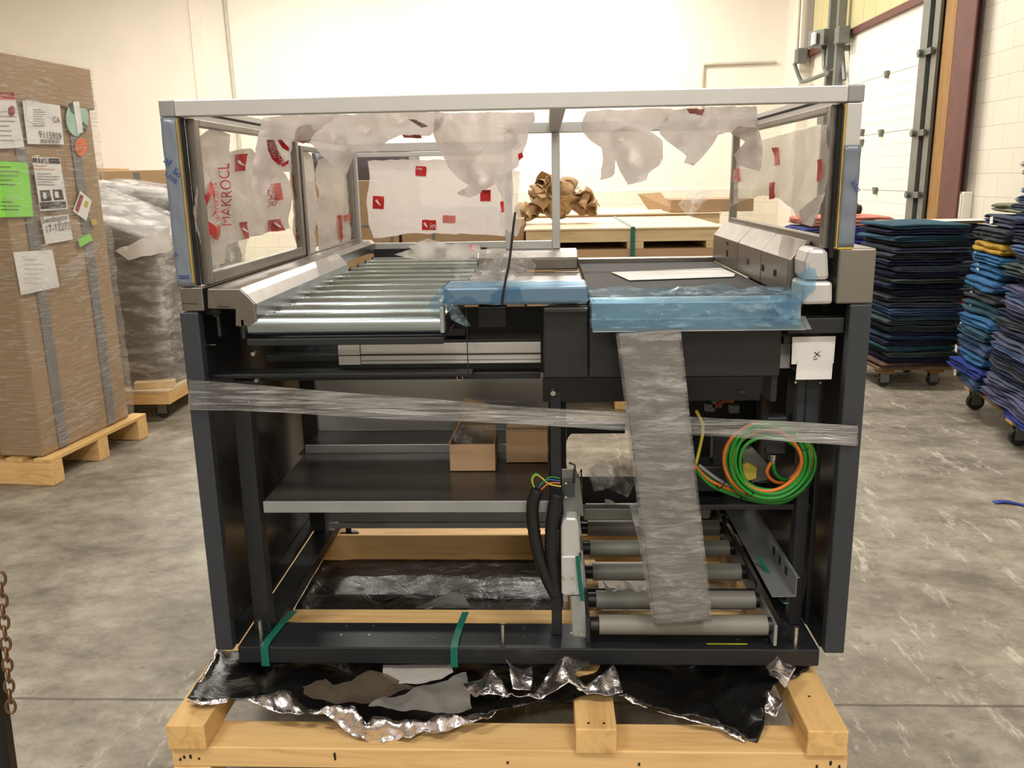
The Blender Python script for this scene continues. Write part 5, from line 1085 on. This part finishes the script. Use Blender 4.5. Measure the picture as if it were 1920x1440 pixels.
S = Sheet([(1092, 232, .06), (1102, 206, .05), (1180, 203, .05), (1260, 200, .05), (1275, 205, .05), (1240, 235, .08), (1222, 245, .1), (1245, 262, .12), (1248, 295, .12), (1240, 310, .12), (1218, 325, .12), (1214, 338, .12), (1180, 347, .12), (1166, 322, .1), (1158, 300, .09), (1156, 325, .1), (1150, 332, .1), (1126, 338, .12), (1131, 300, .12), (1128, 277, .1), (1108, 262, .08), (1094, 245, .07)], 'Y', extra=[(1160, 260, .03), (1190, 300, .05)], amp=.026, fr=6, seed=31, step=9)
S.build('peeled_film', M['film'], HP)
S = Sheet([(1255, 205, .06), (1300, 200, .05), (1380, 197, .05), (1425, 196, .05), (1428, 238, .15), (1418, 246, .3), (1372, 246, .55), (1352, 252, .6), (1335, 278, .6), (1315, 300, .6), (1303, 311, .6), (1286, 305, .58), (1290, 292, .58), (1262, 270, .5), (1242, 250, .45), (1238, 238, .3)], 'Y', extra=[(1320, 235, .2), (1290, 260, .4)], amp=.03, fr=5, seed=33, step=9)
f = S.build('peeled_film', M['film'], HP); S.mark('red_logo', M['redf'], f, [(1290, 203), (1325, 203), (1320, 215), (1295, 212)], -.01)
S = Sheet([(1372, 250, .35), (1385, 236, .25), (1424, 238, .2), (1431, 270, .25), (1430, 300, .28), (1426, 322, .3), (1400, 314, .32), (1384, 308, .33), (1376, 290, .35), (1398, 265, .34)], 'Y', amp=.02, fr=8, seed=35, step=8); S.build('peeled_film', M['film'], HP)
# right window film
S = Sheet([(1386, 290, .60), (1430, 264, .60), (1500, 245, .60), (1562, 232, .60), (1567, 290, .60), (1563, 340, .60), (1548, 370, .60), (1530, 424, .595), (1512, 418, .595), (1498, 400, .59), (1496, 392, .59), (1465, 372, .58), (1440, 366, .58), (1402, 374, .58), (1378, 388, .58), (1382, 375, .6), (1382, 330, .60)], 'X', amp=.018, fr=7, seed=41, step=9, direc=Vector((-1, 0, 0)))
f = S.build('protective_film', M['filmt'], WR)
for q in ([(1460, 277), (1470, 276), (1472, 309), (1462, 311)], [(1549, 299), (1558, 298), (1557, 325), (1550, 341), (1546, 340)], [(1456, 342), (1466, 341), (1462, 372), (1453, 374)], [(1383, 317), (1398, 316), (1398, 340), (1384, 341)]): S.mark('red_logo', M['red'], f, q, .006, 6)
S = Sheet([(1500, 395, .595), (1530, 372, .595), (1552, 360, .595), (1540, 400, .595), (1528, 425, .595), (1510, 420, .595)], 'X', amp=.01, fr=10, seed=42, step=8, direc=Vector((-1, 0, 0))); S.build('protective_film', M['film'], WR)
# film left on the rollers
S = Sheet([(738, 478, 1.02), (770, 468, 1.1), (765, 462, 1.2), (800, 447, 1.2), (845, 460, 1.2), (860, 455, 1.2), (898, 460, 1.15), (902, 470, 1.1), (893, 484, 1.0), (850, 489, .95), (790, 489, .95)], 'Y', extra=[(830, 470, 1.05)], amp=.02, fr=10, seed=51, step=7)
f = S.build('loose_film', M['tissue']); tagm(f, 'crumpled milky film lying loose on the far end of the rollers', 'plastic film'); S.mark('red_logo', M['redf'], f, [(878, 459), (884, 458), (893, 470), (886, 470)], -.006, 5)

# ------------------------------------------------------------------ stretch band round the machine
def band_pt(s, v):
    """s runs round the machine: front 0..1, right side 1..1.6, back to -0.6..0 for the left side"""
    if 0 <= s <= 1:
        x = -.852+(.725+.852)*s; y = -.014; px = 350+(1612-350)*s
        top = 713+(800-713)*s+6*math.sin(s*3.1); bot = 768+(836-768)*s-6*math.sin(s*PI)+0
        top = top-2; q = at(px, top+(bot-top)*v, Y=y); z = q.z; x = q.x
    elif s > 1: q = band_pt(1, v); x = q[0]+.002; y = -.014+(s-1)*1.7; z = q[2]
    else: q = band_pt(0, v); x = q[0]-.002; y = -.014-s*1.7; z = q[2]
    n = .006*noise.noise(Vector((s*3, v*16, 1)))
    return (x, y+(n-.002 if 0 <= s <= 1 else 0), z+.004*noise.noise(Vector((s*5, v*3, 5))))
G().grid(lambda u, v: band_pt(-.6+2.2*u, v), 160, 14).build('s', M['band'])
o = [q for q in bpy.data.objects if q.name == 's'][0]; o.name = 'stretch_band'; tagm(o, 'clear stretch film band pulled across the front of the machine', 'stretch film')

# ------------------------------------------------------------------ foil sheet on the crate base
FS = thing('foil_sheet', (-.1, .3, .2), 'torn black and silver foil sheet spread between the machine and the pine crate base', 'foil sheet')
g = G().grid(lambda u, v: (-.77+u*.81, .29+v*.47, .198+.006*crease(Vector((u*1.4, v*.9, 0)), 2, 5)), 60, 40); g.build('foil_floor', M['blackfilm'], FS)
S = Sheet([(406, 1222, .262), (398, 1245, .25), (352, 1316, .252), (372, 1324, .252), (430, 1318, .25), (478, 1314, .245), (520, 1304, .24), (550, 1312, .235), (572, 1338, .225), (640, 1350, .215), (700, 1372, .20), (780, 1368, .20), (880, 1352, .205), (940, 1338, .21), (1010, 1322, .22), (1100, 1312, .25), (1164, 1310, .25), (1180, 1318, .24), (1230, 1334, .215), (1310, 1352, .2), (1360, 1366, .19), (1405, 1396, .175), (1420, 1398, .175), (1432, 1370, .19), (1436, 1330, .22), (1450, 1290, .24), (1500, 1270, .25), (1505, 1258, .25), (1400, 1240, .235), (1100, 1230, .225), (800, 1225, .225), (500, 1225, .228), (440, 1222, .245)], 'Z', extra=[(700, 1300, .205), (1000, 1280, .21), (1300, 1300, .2), (500, 1270, .215)], amp=.016, fr=8, seed=61, step=11)
S.build('black_flap', M['blackfilm'], FS, solid=.0012)
def silver(pts, seed, amp=.015, fr=16, off=.004): return Sheet([(x, y, z+off) for x, y, z in pts], 'Z', amp=amp, fr=fr, seed=seed, step=7).build('foil_edge', M['silver'], FS, solid=.001)
silver([(350, 1318, .255), (372, 1312, .256), (378, 1330, .254), (368, 1326, .254)], 1); silver([(372, 1318, .256), (430, 1311, .256), (425, 1320, .254), (374, 1326, .254)], 2, .006)
silver([(406, 1216, .27), (412, 1222, .27), (398, 1246, .262), (378, 1282, .258), (371, 1283, .257), (392, 1248, .26)], 14, .006)
silver([(462, 1317, .25), (500, 1308, .25), (530, 1301, .25), (545, 1303, .25), (556, 1322, .245), (572, 1340, .23), (560, 1342, .23), (525, 1338, .235), (490, 1330, .24)], 3)
silver([(578, 1338, .235), (600, 1338, .235), (636, 1334, .235), (668, 1338, .23), (688, 1366, .215), (700, 1352, .22), (740, 1356, .22), (770, 1360, .22), (830, 1350, .22), (880, 1348, .22), (900, 1346, .22), (935, 1336, .22), (915, 1350, .21), (860, 1372, .19), (790, 1384, .18), (735, 1396, .165), (700, 1402, .16), (668, 1392, .175), (640, 1368, .195), (610, 1352, .21)], 4, .022, 14)
silver([(870, 1303, .235), (885, 1294, .24), (912, 1293, .24), (940, 1306, .24), (958, 1326, .235), (935, 1338, .225), (908, 1342, .222), (888, 1325, .228)], 5, .03, 12)
silver([(948, 1276, .25), (968, 1272, .255), (998, 1264, .26), (1000, 1290, .25), (995, 1320, .235), (962, 1328, .232), (955, 1300, .24)], 6, .03, 14)
silver([(985, 1330, .235), (1020, 1300, .25), (1058, 1270, .265), (1105, 1257, .27), (1104, 1264, .268), (1078, 1290, .262), (1100, 1300, .26), (1060, 1318, .25), (1010, 1330, .24), (960, 1344, .228), (940, 1346, .222)], 7, .03, 11)
silver([(1078, 1302, .262), (1110, 1285, .272), (1150, 1256, .285), (1160, 1275, .278), (1168, 1308, .262), (1140, 1312, .258), (1100, 1312, .255)], 8, .02, 20)
silver([(1168, 1306, .26), (1180, 1308, .25), (1210, 1324, .228), (1214, 1332, .225), (1186, 1324, .24)], 9, .008)
silver([(1434, 1276, .262), (1445, 1273, .265), (1492, 1276, .262), (1480, 1300, .255), (1466, 1325, .245), (1450, 1308, .25), (1440, 1300, .252)], 10, .03, 16)
silver([(1440, 1308, .24), (1460, 1322, .24), (1468, 1334, .24), (1455, 1356, .22), (1434, 1366, .205), (1430, 1360, .205), (1436, 1340, .22)], 11, .03, 18)
silver([(1230, 1336, .222), (1290, 1346, .21), (1350, 1360, .197), (1380, 1374, .19), (1400, 1392, .18), (1395, 1394, .178), (1350, 1368, .19), (1290, 1352, .205)], 12, .004)
def loosep(pts, mat, label, seed, amp=.02, name='packing_paper', cat='paper'):
    tagm(Sheet(pts, 'Z', amp=amp, fr=9, seed=seed, step=9).build(name, M[mat]), label, cat)
M['brownfilm'] = film_mat('brown_paper_film', rgb(104, 92, 78), .75, .2, .4, 16, .5)
M['greyfilm'] = film_mat('grey_paper_film', rgb(140, 136, 132), .85, .2, .5, 16, .5)
loosep([(553, 1293, .235), (585, 1287, .24), (612, 1281, .245), (625, 1295, .24), (660, 1286, .245), (690, 1267, .25), (728, 1276, .245), (760, 1290, .24), (800, 1296, .235), (760, 1306, .232), (720, 1325, .23), (680, 1335, .23), (640, 1330, .23), (590, 1320, .232)], 'brownfilm', 'crumpled brown translucent sheet lying on the black foil', 71)
loosep([(690, 1332, .24), (720, 1312, .243), (760, 1308, .244), (795, 1292, .25), (840, 1284, .25), (874, 1266, .255), (880, 1300, .25), (885, 1338, .24), (840, 1345, .235), (790, 1346, .235)], 'greyfilm', 'crumpled grey translucent sheet lying right of the brown one on the foil', 72)
loosep([(718, 1248, .255), (846, 1248, .255), (850, 1262, .252), (828, 1276, .25), (790, 1286, .248), (740, 1284, .248), (718, 1270, .25)], 'tissue', 'white folded paper sticking out from under the base beam', 73, .008)
loosep([(775, 1143, .215), (805, 1134, .215), (845, 1112, .22), (862, 1107, .22), (885, 1142, .215)], 'greyfilm', 'torn grey paper on the foil inside the machine base', 74, .01)
